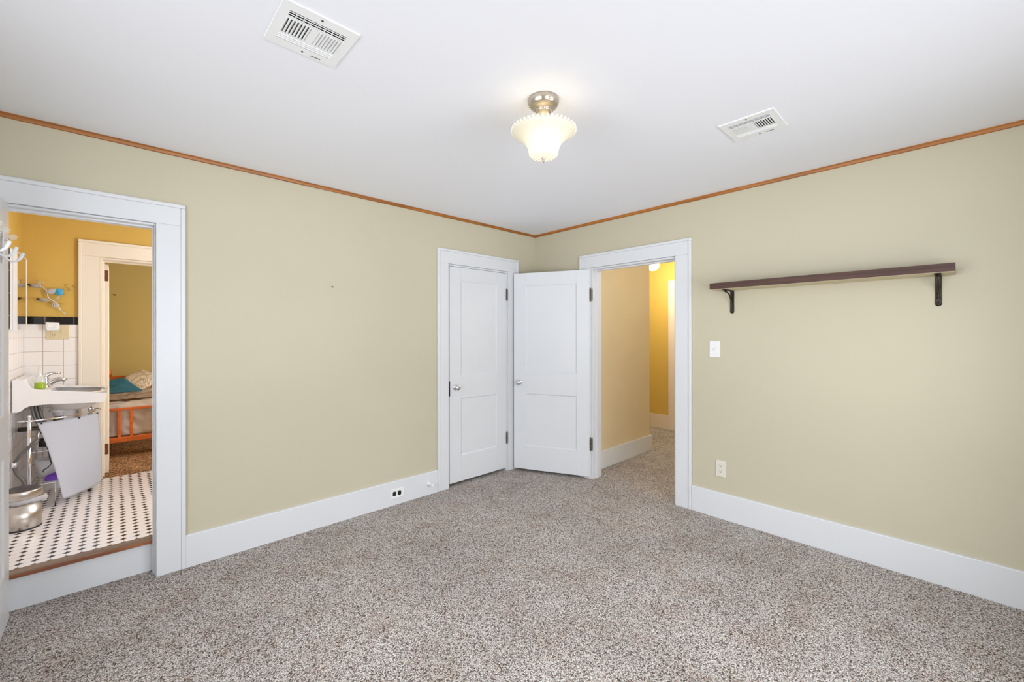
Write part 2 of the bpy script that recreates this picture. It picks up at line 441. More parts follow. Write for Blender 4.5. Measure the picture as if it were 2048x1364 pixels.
# windows (out of frame): frame, rails and sill
def window(name, axis, p, a0, a1, z0, z1):
    def bx(mb, u0, u1, w0, w1, q0, q1):
        if axis == 'x': mb.box(u0, u1, q0, q1, w0, w1, 0.003)
        else: mb.box(q0, q1, u0, u1, w0, w1, 0.003)
    r = struct(empty(name, (((a0+a1)/2, p, z0) if axis == 'x' else (p, (a0+a1)/2, z0))), 'double hung window out of the frame, ' + ('behind' if axis == 'x' else 'beside') + ' the camera', 'window')
    f = MB()
    zm, am = (z0+z1)/2, (a0+a1)/2
    for u0, u1, w0, w1 in ((a0, a0+0.04, z0, z1), (a1-0.04, a1, z0, z1), (am-0.03, am+0.03, z0+0.04, z1-0.04), (a0+0.04, a1-0.04, z1-0.04, z1), (a0+0.04, a1-0.04, z0, z0+0.04),
                           (a0+0.04, am-0.03, zm-0.02, zm+0.02), (am+0.03, a1-0.04, zm-0.02, zm+0.02)): bx(f, u0, u1, w0, w1, p-0.10, p-0.06)
    f.build('window_frame', M['trim'], r)
    c = MB()
    for u0, u1, w0, w1 in ((a0-0.12, a0, z0-0.02, z1+0.13), (a1, a1+0.12, z0-0.02, z1+0.13), (a0, a1, z1, z1+0.13)): bx(c, u0, u1, w0, w1, p+0.0005, p+0.02)
    c.build('window_casing', M['trim'], r)
    s_ = MB(); bx(s_, a0-0.14, a1+0.14, z0-0.045, z0-0.0205, p+0.0005, p+0.05); s_.build('window_sill', M['trim'], r)
window('window_1', 'x', YC, *WIN_C); window('window_2', 'y', XD, *WIN_D)

# crown strip
t1 = MB().prism([(Y, H), (Y-0.012, H), (Y-0.013, H-0.010), (Y-0.009, H-0.022), (Y, H-0.024)], 'x', XD, X).build('trim_1', M['crownA'])
struct(t1, 'thin honey stained wood strip along the top of the left wall', 'moulding')
t2 = MB().prism([(X, H), (X-0.012, H), (X-0.013, H-0.010), (X-0.009, H-0.022), (X, H-0.024)], 'y', YC, Y-0.013).build('trim_2', M['crownB'])
struct(t2, 'thin honey stained wood strip along the top of the right wall', 'moulding')
# baseboards
def base(name, axis, p, sgn, a0, a1, label):
    prof = [(p, 0), (p+sgn*0.019, 0), (p+sgn*0.019, 0.186), (p+sgn*0.016, 0.191), (p, 0.192)]
    o = MB().prism(prof, 'x' if axis == 'x' else 'y', a0, a1).build(name, M['trim'])
    return struct(o, label, 'baseboard')
base('baseboard_left', 'x', Y, -1, 0.305, 2.053, 'tall white baseboard along the left wall')
base('baseboard_right', 'y', X, -1, YC, 1.437, 'tall white baseboard along the right wall below the shelf')

base('baseboard_rear', 'x', YC, 1, XD+0.02, X-0.02, 'tall white baseboard under the window behind the camera')
base('baseboard_side', 'y', XD, 1, YC+0.02, Y-0.02, 'tall white baseboard under the window beside the camera')
t3 = MB().prism([(YC, H), (YC+0.012, H), (YC+0.013, H-0.010), (YC+0.009, H-0.022), (YC, H-0.024)], 'x', XD, X-0.013).build('trim_12', M['crownA'])
struct(t3, 'thin honey stained wood strip along the top of the rear wall', 'moulding')
t4 = MB().prism([(XD, H), (XD+0.012, H), (XD+0.013, H-0.010), (XD+0.009, H-0.022), (XD, H-0.024)], 'y', YC+0.013, Y-0.013).build('trim_13', M['crownB'])
struct(t4, 'thin honey stained wood strip along the top of the side wall', 'moulding')
# casings ------------------------------------------------------------
def casing(name, axis, p, sgn, i0, i1, zi, wl_, wr, wh, m, label, z0=0.0, depth=(0.0, 0.14), stop=True, sj=(0.016, 0.012), hj=(0.016, 0.012)):
    """flat casing with back band around an opening i0..i1 x ..zi; wl_/wr/wh widths; the root is an Empty"""
    def bx(mb, u0, u1, w0, w1, q0, q1, bv=0.0018):
        if axis == 'x': mb.box(u0, u1, q0, q1, w0, w1, bv)
        else: mb.box(q0, q1, u0, u1, w0, w1, bv)
    mid = (i0+i1)/2; jt, st = hj
    r = struct(empty(name, (mid, p, z0) if axis == 'x' else (p, mid, z0)), label, 'door casing')
    T = 0.020; B = 0.026; bw = 0.022
    q0, q1, qb = p+sgn*0.0004, p+sgn*T, p+sgn*B
    if wl_: 
        o = MB(); bx(o, i0-wl_+bw, i0, z0, zi, q0, q1); bx(o, i0-wl_, i0-wl_+bw, z0, zi+wh-bw, q0, qb, 0.005); o.build('side_casing', m, r)
    if wr:
        o = MB(); bx(o, i1, i1+wr-bw, z0, zi, q0, q1); bx(o, i1+wr-bw, i1+wr, z0, zi+wh-bw, q0, qb, 0.005); o.build('side_casing', m, r)
    o = MB(); bx(o, i0-max(wl_-bw, 0), i1+max(wr-bw, 0), zi+0.0003, zi+wh-bw, q0, q1)
    bx(o, i0-wl_, i1+wr, zi+wh-bw, zi+wh, q0, qb, 0.005); o.build('head_casing', m, r)
    d0, d1 = p-sgn*depth[0], p-sgn*depth[1]
    o = MB()
    ja, sa = sj
    bx(o, i0, i0+ja, z0, zi, d0, d1, 0.002); bx(o, i1-ja, i1, z0, zi, d0, d1, 0.002); bx(o, i0+ja, i1-ja, zi-jt, zi, d0, d1, 0.002)
    o.build('jamb', m, r)
    if stop:
        o = MB(); s0, s1 = p-sgn*stop, p-sgn*(stop+0.035)
        bx(o, i0+ja, i0+ja+sa, z0, zi-jt, s0, s1, 0.002); bx(o, i1-ja-sa, i1-ja, z0, zi-jt, s0, s1, 0.002)
        bx(o, i0+ja+sa, i1-ja-sa, zi-jt-st, zi-jt, s0, s1, 0.002)
        o.build('door_stop_strip', m, r)
    return r
casing('trim_3', 'x', Y, -1, BX0, BX1, 2.008, 0.133, 0.133, 0.125, M['trim'], 'white casing around the bathroom doorway', stop=0.04, sj=(0.006, 0.007), hj=(0.012, 0.010))
casing('trim_4', 'x', Y, -1, CX0, CX1, 2.008, 0.113, 0.141, 0.129, M['trim'], 'white casing around the closed closet door', stop=0.055)
casing('trim_5', 'y', X, -1, HY0, HY1, 2.005, 0.129, 0.129, 0.127, M['trim'], 'white casing around the hall doorway', stop=0.045)

# raised step into the bathroom
struct(MB().box(BX0+0.007, BX1-0.007, 3.235, 3.25, 0, 0.1655).build('trim_6', M['trim']), 'white riser board under the bathroom threshold', 'riser')
th = MB().prism([(3.207, 0.169), (3.207, 0.180), (3.212, 0.185), (3.245, 0.1868), (3.285, 0.1868), (3.285, 0.166), (3.21, 0.166)], 'x', BX0+0.014, BX1-0.014).build('trim_7', [M['thresh'], M['worn']])
for p in th.data.polygons:
    if p.normal.z > 0.9: p.material_index = 1
struct(th, 'worn brown wood threshold of the bathroom doorway', 'threshold')

# ------------------------------------------------------------------ panelled doors
def knob_mb(mb, c, d):
    """round nickel knob on a rose; c centre on the door face, d outward direction"""
    q = Vector(d).to_track_quat('Z', 'Y').to_matrix().to_4x4()
    mb.lathe([(0, 0), (0.026, 0), (0.026, 0.004), (0.020, 0.008), (0.010, 0.010), (0.009, 0.028), (0.016, 0.032), (0.0245, 0.040),
              (0.026, 0.048), (0.022, 0.056), (0.012, 0.060), (0, 0.061)], 28, Matrix.Translation(Vector(c)) @ q)
def leaf_mb(Wd, Hd, T, zs=((0.235, 0.757), (0.968, 1.837)), st=0.126, rec=0.007):
    """leaf in its own frame: u 0..W along x, thickness 0..T along y (visible face y=0 looking to -y), z 0..H"""
    b = MB(); t = T
    b.box(0, st, 0, t, 0, Hd, 0.0015); b.box(Wd-st, Wd, 0, t, 0, Hd, 0.0015)
    z0 = 0
    for (a, c) in list(zs) + [(Hd, None)]:
        b.box(st, Wd-st, 0.0002, t-0.0002, z0, a); z0 = c
    for (a, c) in zs:
        b.box(st, Wd-st, rec, t-rec, a, c)
        for q in (0.0, 1.0):      # small sticking bevel around the recessed panel
            y0 = 0.0003 if q == 0 else t-0.0003; y1 = rec if q == 0 else t-rec; e = 0.009
            for P in ([(st, y0, a), (Wd-st, y0, a), (Wd-st-e, y1, a+e), (st+e, y1, a+e)], [(st, y0, c), (Wd-st, y0, c), (Wd-st-e, y1, c-e), (st+e, y1, c-e)],
                      [(st, y0, a), (st, y0, c), (st+e, y1, c-e), (st+e, y1, a+e)], [(Wd-st, y0, a), (Wd-st, y0, c), (Wd-st-e, y1, c-e), (Wd-st-e, y1, a+e)]):
                vs = [b.bm.verts.new(p) for p in P]; b.bm.faces.new(vs)
    return b
def place(mb, mtx):
    for v in mb.bm.verts: v.co = mtx @ v.co
    return mb
def hinge_mb(mb, p, h=0.09, r=0.006, wing=None, wd=0.022):
    """knuckle at p (centre), wing = direction of the visible leaf plate"""
    x, y, z = p
    for k in range(5):
        z0 = z-h/2+k*h/5
        mb.cyl((x, y, z0+0.0006), (x, y, z0+h/5-0.0006), r, 12)
    for s in (-1, 1): mb.ball((x, y, z+s*(h/2+0.004)), 0.006, 10)
    if wing:
        w_ = Vector(wing).normalized(); n_ = Vector((-w_.y, w_.x, 0))
        a = Vector(p); t = bmesh.new(); bmesh.ops.create_cube(t, size=1)
        R = Matrix(((w_.x, n_.x, 0, 0), (w_.y, n_.y, 0, 0), (0, 0, 1, 0), (0, 0, 0, 1)))
        mb.merge(t, Matrix.Translation(a + w_*wd/2) @ R @ Matrix.Diagonal((wd, 0.003, h, 1)))

# closet door (closed), hinges on its right
W2 = CX1-CX0-0.032-0.008
o2 = struct(empty('door_2', (CX0+0.02, Y-0.006, 0.028), 'closed white two panel closet door with a round knob', 'door'))
tag(o2, 'closed white two panel closet door with a round knob', 'door', None, 'structure')
mt = Matrix.Translation((CX0+0.020, Y-0.004, 0.030))
place(leaf_mb(W2, 1.958, 0.036), mt).build('door_leaf', M['trim'], o2)
b = MB(); knob_mb(b, (CX0+0.082, Y-0.004, 0.895), (0, -1, 0)); b.build('door_knob', M['chrome'], o2)
b = MB(); b.box(CX0+0.0165, CX0+0.0198, Y-0.012, Y+0.02, 0.82, 0.955); b.build('strike_plate', M['iron'], o2)
for z in (1.775, 0.335):
    b = MB(); hinge_mb(b, (CX1-0.017, Y-0.0125, z), 0.105, 0.0075); b.build('hinge', M['hinge'], o2)

# hall door, swung about 117 degrees into the room
hp = Vector((X-0.026, HY1-0.006, 0.026)); fe = Vector((2.948, 3.083, 0.026))
dv = (fe-hp); W3 = 0.775; ang = math.atan2(dv.y, dv.x)
o3 = tag(empty('door_3', hp), 'white two panel door standing open into the room at the hall doorway', 'door', None, 'structure')
R3 = Matrix.Translation(hp) @ Matrix.Rotation(ang, 4, 'Z') @ Matrix.Translation((0.008, -0.036, 0))
# local y+ of the rotated leaf faces the room (to -x-y): visible face is y = 0.036 side
place(leaf_mb(W3-0.008, 1.962, 0.036), R3).build('door_leaf', M['trim'], o3)
nrm = Vector((-math.sin(ang), math.cos(ang), 0))
b = MB(); c = R3 @ Vector((W3-0.008-0.062, 0.036, 0.870)); knob_mb(b, c, nrm); b.build('door_knob', M['chrome'], o3)
b = MB(); c = R3 @ Vector((W3-0.008-0.062, 0.0, 0.870)); knob_mb(b, c, -nrm); b.build('door_knob', M['chrome'], o3)
for z in (1.748, 0.335):
    b = MB(); hinge_mb(b, (hp.x-0.004, hp.y-0.002, z), 0.115, 0.0075, (0.6, -0.8, 0), 0.020); b.build('hinge', M['hinge'], o3)

# bathroom door leaf at the left edge of the picture, swung fully into the room
o1 = tag(empty('door_1', (-0.385, Y-0.03, 0.03)), 'white bathroom door swung open at the left edge of the picture', 'door', None, 'structure')
R1 = Matrix.Translation((-0.3675, Y-0.022, 0.020)) @ Matrix.Rotation(-PI/2, 4, 'Z') @ Matrix.Translation((0, -0.036, 0))
place(leaf_mb(0.545, 1.975, 0.036, zs=((0.245, 0.785), (0.98, 1.80)), st=0.125), R1).build('door_leaf', M['trim'], o1)
for z in (1.76, 0.33):
    b = MB(); hinge_mb(b, (-0.3795+0.003, Y-0.034+0.019, z), 0.09, 0.006); b.build('hinge', M['trim'], o1)

# ------------------------------------------------------------------ hall beyond the right wall
b = MB(); b.box(XB2, 4.62, 2.522, 2.60, -0.05, H); b.box(4.52, 4.62, 2.60, 4.3, -0.05, H)
struct(b.build('wall_hall_left', M['hallwarm']), 'hall wall, warm light in its paint colour, seen through the doorway', 'wall')
b = MB(); panels(b, 'y', 5.845, 5.96, 0.4, 4.3, -0.05, H, [(2.0, 2.76, -0.06, 2.02)])
struct(b.build('wall_hall_end', M['hallgold']), 'golden yellow end wall of the hall', 'wall')
b = MB(); b.box(XB2, 5.845, 0.4, 0.5, -0.05, H); b.box(4.62, 5.845, 4.2, 4.3, -0.05, H)
struct(b.build('wall_hall_right', M['hallwarm']), 'side walls of the hall out of view', 'wall')
b = MB(); b.box(XB2+0.001, 4.64, 2.503, 2.5215, 0, 0.182, 0.003)
struct(b.build('baseboard_hall_left', M['trim']), 'white baseboard along the left hall wall', 'baseboard')
b = MB(); b.box(5.826, 5.8445, 2.885, 4.2, 0, 0.20, 0.003)
struct(b.build('baseboard_hall_end', M['bathtrim']), 'cream baseboard at the end of the hall', 'baseboard')
casing('trim_8', 'y', 5.845, -1, 2.0, 2.76, 2.02, 0.125, 0.125, 0.13, M['bathtrim'], 'white casing of the door at the end of the hall', stop=0.05)
b = MB(); b.box(5.895, 5.925, 2.02, 2.74, 0.02, 2.0)
tag(b.build('door_4', M['bathtrim']), 'closed white door at the end of the hall', 'door', None, 'structure')

g = empty('globe_ceiling_lamp', (5.2, 2.79, H), 'lit white globe lamp on the hall ceiling', 'lamp')
b = MB(); b.lathe([(0, 0), (0.065, 0), (0.065, -0.018), (0.045, -0.035), (0.04, -0.05), (0, -0.05)], 28, Matrix.Translation((5.2, 2.79, H-0.0005))); b.build('lamp_base', M['plastic'], g)
b = MB(); b.ball((5.2, 2.79, 2.305), 0.088, 32); b.build('globe_shade', M['globe'], g)
point('hall_globe_light', (5.2, 2.70, 2.12), 0.09, 20, (1.0, 0.90, 0.72))

# ------------------------------------------------------------------ bathroom shell
XL = -0.506
struct(MB().box(-1.05, 1.25, 3.2855, YB+0.02, 0.06, ZB).build('floor_bathroom', M['dots']), 'white octagon tile floor with black dots', 'floor')
b = MB(); panels(b, 'x', YB, YB2, -1.1, 1.3, 0.0, H, [(-0.087, 0.52, -0.01, 2.012)])
wb = b.build('wall_bathroom_far', [M['gold'], M['olive']])
for p in wb.data.polygons:
    if p.normal.y > 0.5: p.material_index = 1
struct(wb, 'golden yellow bathroom wall above white tile', 'wall')
b = MB(); b.box(XL+0.001, -0.213, YB-0.009, YB-0.0005, ZB, 1.455)
b.mi = 1; b.box(XL+0.001, -0.213, YB-0.012, YB-0.0005, 1.4552, 1.513, 0.003)
b.mi = 0; b.box(0.66, 1.2, YB-0.009, YB-0.0005, ZB, 1.455)
struct(b.build('trim_9', [M['tileX'], M['blacktile']]), 'white wall tile with a black liner course', 'tile')
b = MB(); b.box(-1.1, XL, YA2+0.001, YB, 0.0, H)
struct(b.build('wall_bathroom_left', M['gold']), 'narrow yellow bathroom wall behind the sink', 'wall')
b = MB(); b.box(XL+0.0005, XL+0.008, YA2+0.002, YB-0.0125, ZB, 1.455)
b.mi = 1; b.box(XL+0.0005, XL+0.011, YA2+0.002, YB-0.0125, 1.4552, 1.513, 0.003)
struct(b.build('trim_10', [M['tileY'], M['blacktileY']]), 'white wall tile behind the sink', 'tile')
struct(MB().box(1.2, 1.3, YA2, YB, 0, H).build('wall_bathroom_right', M['gold']), 'yellow bathroom wall out of view', 'wall')
casing('trim_11', 'x', YB, -1, -0.087, 0.52, 2.012, 0.124, 0.124, 0.128, M['bathtrim'], 'cream casing around the doorway from bathroom to second bedroom', z0=ZB, depth=(0, 0.119), stop=0.07)

# ------------------------------------------------------------------ second bedroom
struct(MB().box(-1.1, 2.6, YB+0.0205, 7.5, 0.06, 0.19).build('floor_bedroom', M['carpet2']), 'tan carpet of the second bedroom', 'carpet')
struct(MB().box(-1.1, 2.6, 7.38, 7.5, 0.0, H).box(-1.1, -1.0, YB2, 7.38, 0, H).box(2.5, 2.6, YB2, 7.38, 0, H).build('wall_bedroom_far', M['olive']), 'olive wall behind the bed in the second bedroom', 'wall')
o5 = tag(empty('door_5', (-0.058, YB2+0.01, 0.2)), 'cream second bedroom door standing open, seen on its hinge edge', 'door', None, 'structure')
R5 = Matrix.Translation((-0.036, YB2+0.012, 0.203)) @ Matrix.Rotation(PI/2, 4, 'Z')
place(leaf_mb(0.515, 1.77, 0.036, zs=((0.25, 0.75), (0.93, 1.60))), R5).build('door_leaf', M['bathtrim'], o5)
for z in (1.875, 0.405):
    b = MB(); b.box(-0.070, -0.037, YB2+0.0085, YB2+0.0118, z-0.045, z+0.045, 0.0008)
    b.build('hinge', M['rust'], o5)

# closet shell behind the closed door keeps daylight out
b = MB(); b.box(1.31, 3.45, 3.95, 4.05, 0, H); b.box(3.45, 4.52, 2.60, 2.70, 0, H); b.box(3.38, 3.45, 3.285, 3.95, 0, H); b.box(1.31, 3.45, 3.241, 3.95, -0.06, 0)
struct(b.build('wall_closet', M['wall']), 'closet walls behind the closed door', 'wall')

# ------------------------------------------------------------------ ceiling light
lx, ly = 1.419, 1.295
cl = empty('ceiling_light', (lx, ly, H), 'lit opal glass ceiling light with beaded rim and nickel canopy', 'ceiling light')
T_ = Matrix.Translation((lx, ly, H))
MB().lathe([(0, -0.0005), (0.069, -0.0005), (0.070, -0.006), (0.0685, -0.014), (0.0695, -0.018), (0.066, -0.022), (0.066, -0.026), (0.060, -0.034), (0.048, -0.042),
            (0.036, -0.047), (0.034, -0.050), (0.0335, -0.056), (0.030, -0.060), (0, -0.060)], 48, T_).build('canopy', M['nickel'], cl)
b = MB()
for k in range(24):
    a = 2*PI*k/24; b.ball((lx+0.0345*math.cos(a), ly+0.0345*math.sin(a), H-0.053), 0.0034, 8)
b.build('canopy_beading', M['nickel'], cl)
for a in (2.2, 2.2+2*PI/3, 2.2+4*PI/3): MB().ball((lx+0.066*math.cos(a), ly+0.066*math.sin(a), H-0.026), 0.006, 10).build('thumb_screw', M['nickel'], cl)
MB().lathe([(0.0, -0.060), (0.026, -0.060), (0.0275, -0.075), (0.026, -0.08), (0.0275, -0.086), (0.0265, -0.115), (0, -0.115)], 32, T_).build('stem', M['ivory'], cl)
prof = [(0.139, -0.143), (0.1435, -0.147), (0.139, -0.1535), (0.127, -0.161), (0.112, -0.170), (0.098, -0.181), (0.087, -0.193), (0.079, -0.205), (0.073, -0.218),
        (0.069, -0.231), (0.067, -0.241), (0.066, -0.249), (0.060, -0.256), (0.046, -0.2615), (0.026, -0.264), (0.0, -0.265)]
inner = [(r-0.004 if r > 0.01 else 0.0, z+0.004) for r, z in reversed(prof)]
sh = MB(); sh.lathe(prof + inner[:-1] + [(0.135, -0.143), (0.139, -0.143)], 64); so = sh.build('shade', M['shade'])
so.location = (lx, ly, H); so.parent = cl; so.matrix_parent_inverse = cl.matrix_basis.inverted()
b = MB()
for k in range(44):
    a = 2*PI*k/44; b.ball((lx+0.1425*math.cos(a), ly+0.1425*math.sin(a), H-0.143), 0.0078, 10)
b.build('beaded_rim', M['bead'], cl)
b = MB()
for rr, zz, n in ((0.0635, -0.249, 26), (0.052, -0.2605, 20), (0.036, -0.264, 14)):
    for k in range(n): a = 2*PI*k/n; b.ball((lx+rr*math.cos(a), ly+rr*math.sin(a), H+zz), 0.0036, 8)
b.build('cut_glass_base', M['shade'] if False else M['bead'], cl)
MB().lathe([(0, -0.262), (0.009, -0.266), (0.009, -0.269), (0.0045, -0.272), (0.007, -0.277), (0.004, -0.283), (0.0, -0.287)], 16, T_).build('finial', M['nickel'], cl)
point('ceiling_light_bulb', (lx, ly, H-0.165), 0.03, 0.17, (1.0, 0.86, 0.62))

# ------------------------------------------------------------------ ceiling registers
def vent(cx, cy, rotz, label):
    """square four-way register on the ceiling; side banks run along local y edges"""
    r = empty('ceiling_vent', (0, 0, 0), label, 'vent', 'square ceiling registers')
    S = 0.1235; zf = -0.0055
    f = MB(); a = 0.094
    for (x0, x1, y0, y1) in ((-S, S, -S, -a), (-S, S, a, S), (-S, -a, -a, a), (a, S, -a, a)):
        f.box(x0, x1, y0, y1, zf, -0.0006)
    for s in (-1, 1):                                  # bevelled rim
        f.prism([(s*S, -0.0006), (s*(S+0.0012), -0.0006), (s*S, zf)], 'y', -S-0.001, S+0.001)
        f.prism([(s*S, -0.0006), (s*(S+0.0012), -0.0006), (s*S, zf)], 'x', -S-0.001, S+0.001)
    # bars dividing the banks
    f.box(-a, a, -0.048, -0.042, zf, -0.0006); f.box(-a, a, 0.042, 0.048, zf, -0.0006); f.box(-0.012, 0.012, -0.042, 0.042, zf, -0.0006)
    for s in (-1, 1):
        for k in range(1, 8):
            x = -a + k*2*a/8; f.box(x-0.0008, x+0.0008, s*0.048, s*a*0.875, zf, zf+0.002)
        f.box(-a, a, s*a*0.88, s*a, zf, -0.0006)
    f.build('vent_frame', M['vent'], r)
    l = MB()
    def blade_x(y, s):                                 # blade running along x, lower edge displaced outward
        l.prism([(y, -0.0008), (y+0.0010, -0.0008), (y+s*0.006+0.0010, -0.0060), (y+s*0.006, -0.0060)], 'x', -a, a)
    def blade_y(x, s, y0, y1):
        l.prism([(x, -0.0008), (x+0.0014, -0.0008), (x+s*0.006+0.0014, -0.0062), (x+s*0.006, -0.0062)], 'y', y0, y1)
    for s in (-1, 1):
        for k in range(3):
            blade_x(s*(0.0485+0.0112*k), s)
            l.box(-a, a, s*(0.0550+0.0112*k)-0.0014, s*(0.0550+0.0112*k)+0.0014, zf-0.001, zf+0.0006)
        for k in range(8):
            blade_y(s*(0.013+0.0106*k), s, -0.041, 0.041)
            l.box(s*(0.0192+0.0106*k)-0.0021, s*(0.0192+0.0106*k)+0.0021, -0.042, 0.042, zf-0.001, zf+0.0006)
    l.build('louvers', M['vent'], r)
    MB().box(-a, a, -a, a, -0.0008, -0.0003).build('duct_shade_sheet', M['dark'], r)  # flat near-black sheet painted for the shade up the duct
    for s in (-1, 1): MB().lathe([(0, 0), (0.004, 0), (0.003, -0.002), (0, -0.0022)], 10, Matrix.Translation((0.0, s*0.106, zf))).build('screw', M['iron'], r)
    MB().box(0.03, 0.065, 0.1075, 0.110, zf-0.0012, zf+0.0005).build('damper_slot', M['iron'], r)
    r.matrix_basis = Matrix.Translation((cx, cy, H)) @ Matrix.Rotation(rotz, 4, 'Z')
    return r
vent(0.513, 1.583, 0.0, 'larger looking white square ceiling register at the top left')
vent(2.376, 0.722, -PI/2, 'white square ceiling register right of the ceiling light')

# ------------------------------------------------------------------ shelf on the right wall
sh = empty('wall_shelf', (X, 0.62, 1.692), 'long dark walnut floating shelf on two iron brackets', 'shelf')
SX = 3.100
MB().box(SX, X-0.0005, 0.013, 1.226, 1.694, 1.737, 0.0012).build('board', M['shelf'], sh)
tag(MB().box(SX+0.003, X-0.001, 0.0145, 1.2245, 1.6925, 1.6938).build('underside', M['mdf'], sh), 'pale beige underside')
def bracket(y):
    b = MB(); w_ = 0.0135
    # wall leg with rounded foot
    b.box(X-0.006, X-0.0006, y-w_, y+w_, 1.540, 1.6922, 0.0012)
    b.lathe([(0, 0), (w_, 0), (w_, 0.0054), (0, 0.0054)], 24, Matrix.Translation((X-0.0006, y, 1.540)) @ Matrix.Rotation(-PI/2, 4, 'Y'))
    b.box(X-0.155, X-0.0006, y-w_, y+w_, 1.6868, 1.6922, 0.0012)
    b.lathe([(0, 0), (w_, 0), (w_, 0.0054), (0, 0.0054)], 24, Matrix.Translation((X-0.155, y, 1.6868)))
    o = b.build('bracket', M['iron'], sh)
    c = MB(); pts = []
    for k in range(17):
        t = k/16*PI/2; pts.append((X-0.010-0.125*(1-math.cos(t))*1.0, y, 1.572+0.106*math.sin(t)))
    c.tube(pts, 0.0052, 10)
    # small scroll ends
    c.ball((X-0.136, y, 1.680), 0.008, 10); c.ball((X-0.010, y, 1.572), 0.008, 10)
    for k in range(5): c.tube([(X-0.0105, y+0.006*math.sin(k*1.2+q*0.8), 1.586+0.012*k+0.003*q) for q in range(5)], 0.0028, 6)
    c.build('curved_brace', M['iron'], o)
    for z in (1.545, 1.665): MB().lathe([(0, 0), (0.0045, 0), (0.003, 0.0025), (0, 0.003)], 12, Matrix.Translation((X-0.006, y, z)) @ Matrix.Rotation(-PI/2, 4, 'Y')).build('screw', M['black'], o)
bracket(1.143); bracket(0.078)

# ------------------------------------------------------------------ switch, outlets, bumper, nail
def plate(mb, axis, p, sgn, u, z, w_, h_, t=0.006):
    if axis == 'y': mb.box(p+sgn*0.0004, p+sgn*t, u-w_/2, u+w_/2, z-h_/2, z+h_/2, 0.0022)
    else: mb.box(u-w_/2, u+w_/2, p+sgn*0.0004, p+sgn*t, z-h_/2, z+h_/2, 0.0022)
sw = empty('light_switch', (X, 1.267, 1.262), 'white toggle light switch on the right wall beside the hall doorway', 'switch')
b = MB(); plate(b, 'y', X, -1, 1.267, 1.262, 0.076, 0.122); b.build('cover_plate', M['plastic'], sw)
MB().box(X-0.0145, X-0.006, 1.2625, 1.2715, 1.250, 1.268, 0.0015).build('toggle', M['plastic'], sw)
MB().box(X-0.0064, X-0.006, 1.2605, 1.2735, 1.247, 1.277).build('slot', M['almond'], sw)
for z in (1.222, 1.302):
    MB().lathe([(0, 0), (0.003, 0), (0.002, 0.0015), (0, 0.0016)], 10, Matrix.Translation((X-0.006, 1.267, z)) @ Matrix.Rotation(-PI/2, 4, 'Y')).build('screw', M['almond'], sw)
ou = empty('wall_outlet', (X, 1.223, 0.369), 'small white duplex outlet low on the right wall', 'outlet')
b = MB(); plate(b, 'y', X, -1, 1.223, 0.369, 0.074, 0.122); b.build('cover_plate', M['almond'], ou)
for dz in (-0.021, 0.021):
    z = 0.369+dz
    rr = MB().prism([(1.223+0.0165*math.cos(a), z+max(-0.0125, min(0.0125, 0.0165*math.sin(a)))) for a in [2*PI*k/24 for k in range(24)]], 'x', X-0.0085, X-0.006).build('receptacle', M['almond'], ou)
    d = MB()
    for dy in (-0.006, 0.006): d.box(X-0.0088, X-0.0085, 1.223+dy-0.0013, 1.223+dy+0.0013, z-0.001, z+0.008)
    d.lathe([(0, 0), (0.0026, 0), (0.0026, 0.0004), (0, 0.0004)], 10, Matrix.Translation((X-0.0085, 1.223, z-0.006)) @ Matrix.Rotation(-PI/2, 4, 'Y'))
    d.build('slots', M['black'], rr)
YF = Y-0.019
bo = empty('baseboard_outlet', (1.665, YF, 0.093), 'outlet with two round black sockets set in the left baseboard', 'outlet')
b = MB(); plate(b, 'x', YF, -1, 1.665, 0.092, 0.118, 0.076); b.build('cover_plate', M['plastic'], bo)
for dx in (-0.0225, 0.0225):
    x = 1.659+dx
    rr = MB().prism([(x+max(-0.0135, min(0.0135, 0.0185*math.cos(a))), 0.093+0.0185*math.sin(a)) for a in [2*PI*k/28 for k in range(28)]], 'y', YF-0.0095, YF-0.006).build('receptacle', M['black'], bo)
    d = MB()
    for dz in (-0.006, 0.006): d.box(x-0.002, x+0.006, YF-0.0099, YF-0.0095, 0.093+dz-0.0012, 0.093+dz+0.0012)
    d.build('slots', M['hinge'], rr)
ds = empty('door_bumper', (1.958, YF, 0.098), 'small white door bumper on the left baseboard near the closet', 'door stop')
Rm = Matrix.Translation((1.958, YF-0.0004, 0.098)) @ Matrix.Rotation(PI/2, 4, 'X')
MB().lathe([(0, 0), (0.017, 0), (0.016, 0.006), (0.009, 0.010), (0.008, 0.050), (0, 0.050)], 24, Rm).build('post', M['plastic'], ds)
MB().lathe([(0, 0.050), (0.011, 0.050), (0.0125, 0.054), (0.0125, 0.066), (0.009, 0.071), (0, 0.072)], 24, Rm).build('rubber_tip', M['plastic'], ds)
nl = MB(); nl.cyl((1.155, Y-0.0005, 1.719), (1.155, Y-0.012, 1.721), 0.0022, 10); nl.lathe([(0, 0), (0.0045, 0), (0.0045, 0.002), (0, 0.002)], 12, Matrix.Translation((1.155, Y-0.012, 1.721)) @ Matrix.Rotation(PI/2, 4, 'X'))
tag(nl.build('nail', M['black']), 'tiny dark nail in the middle of the left wall', 'nail')

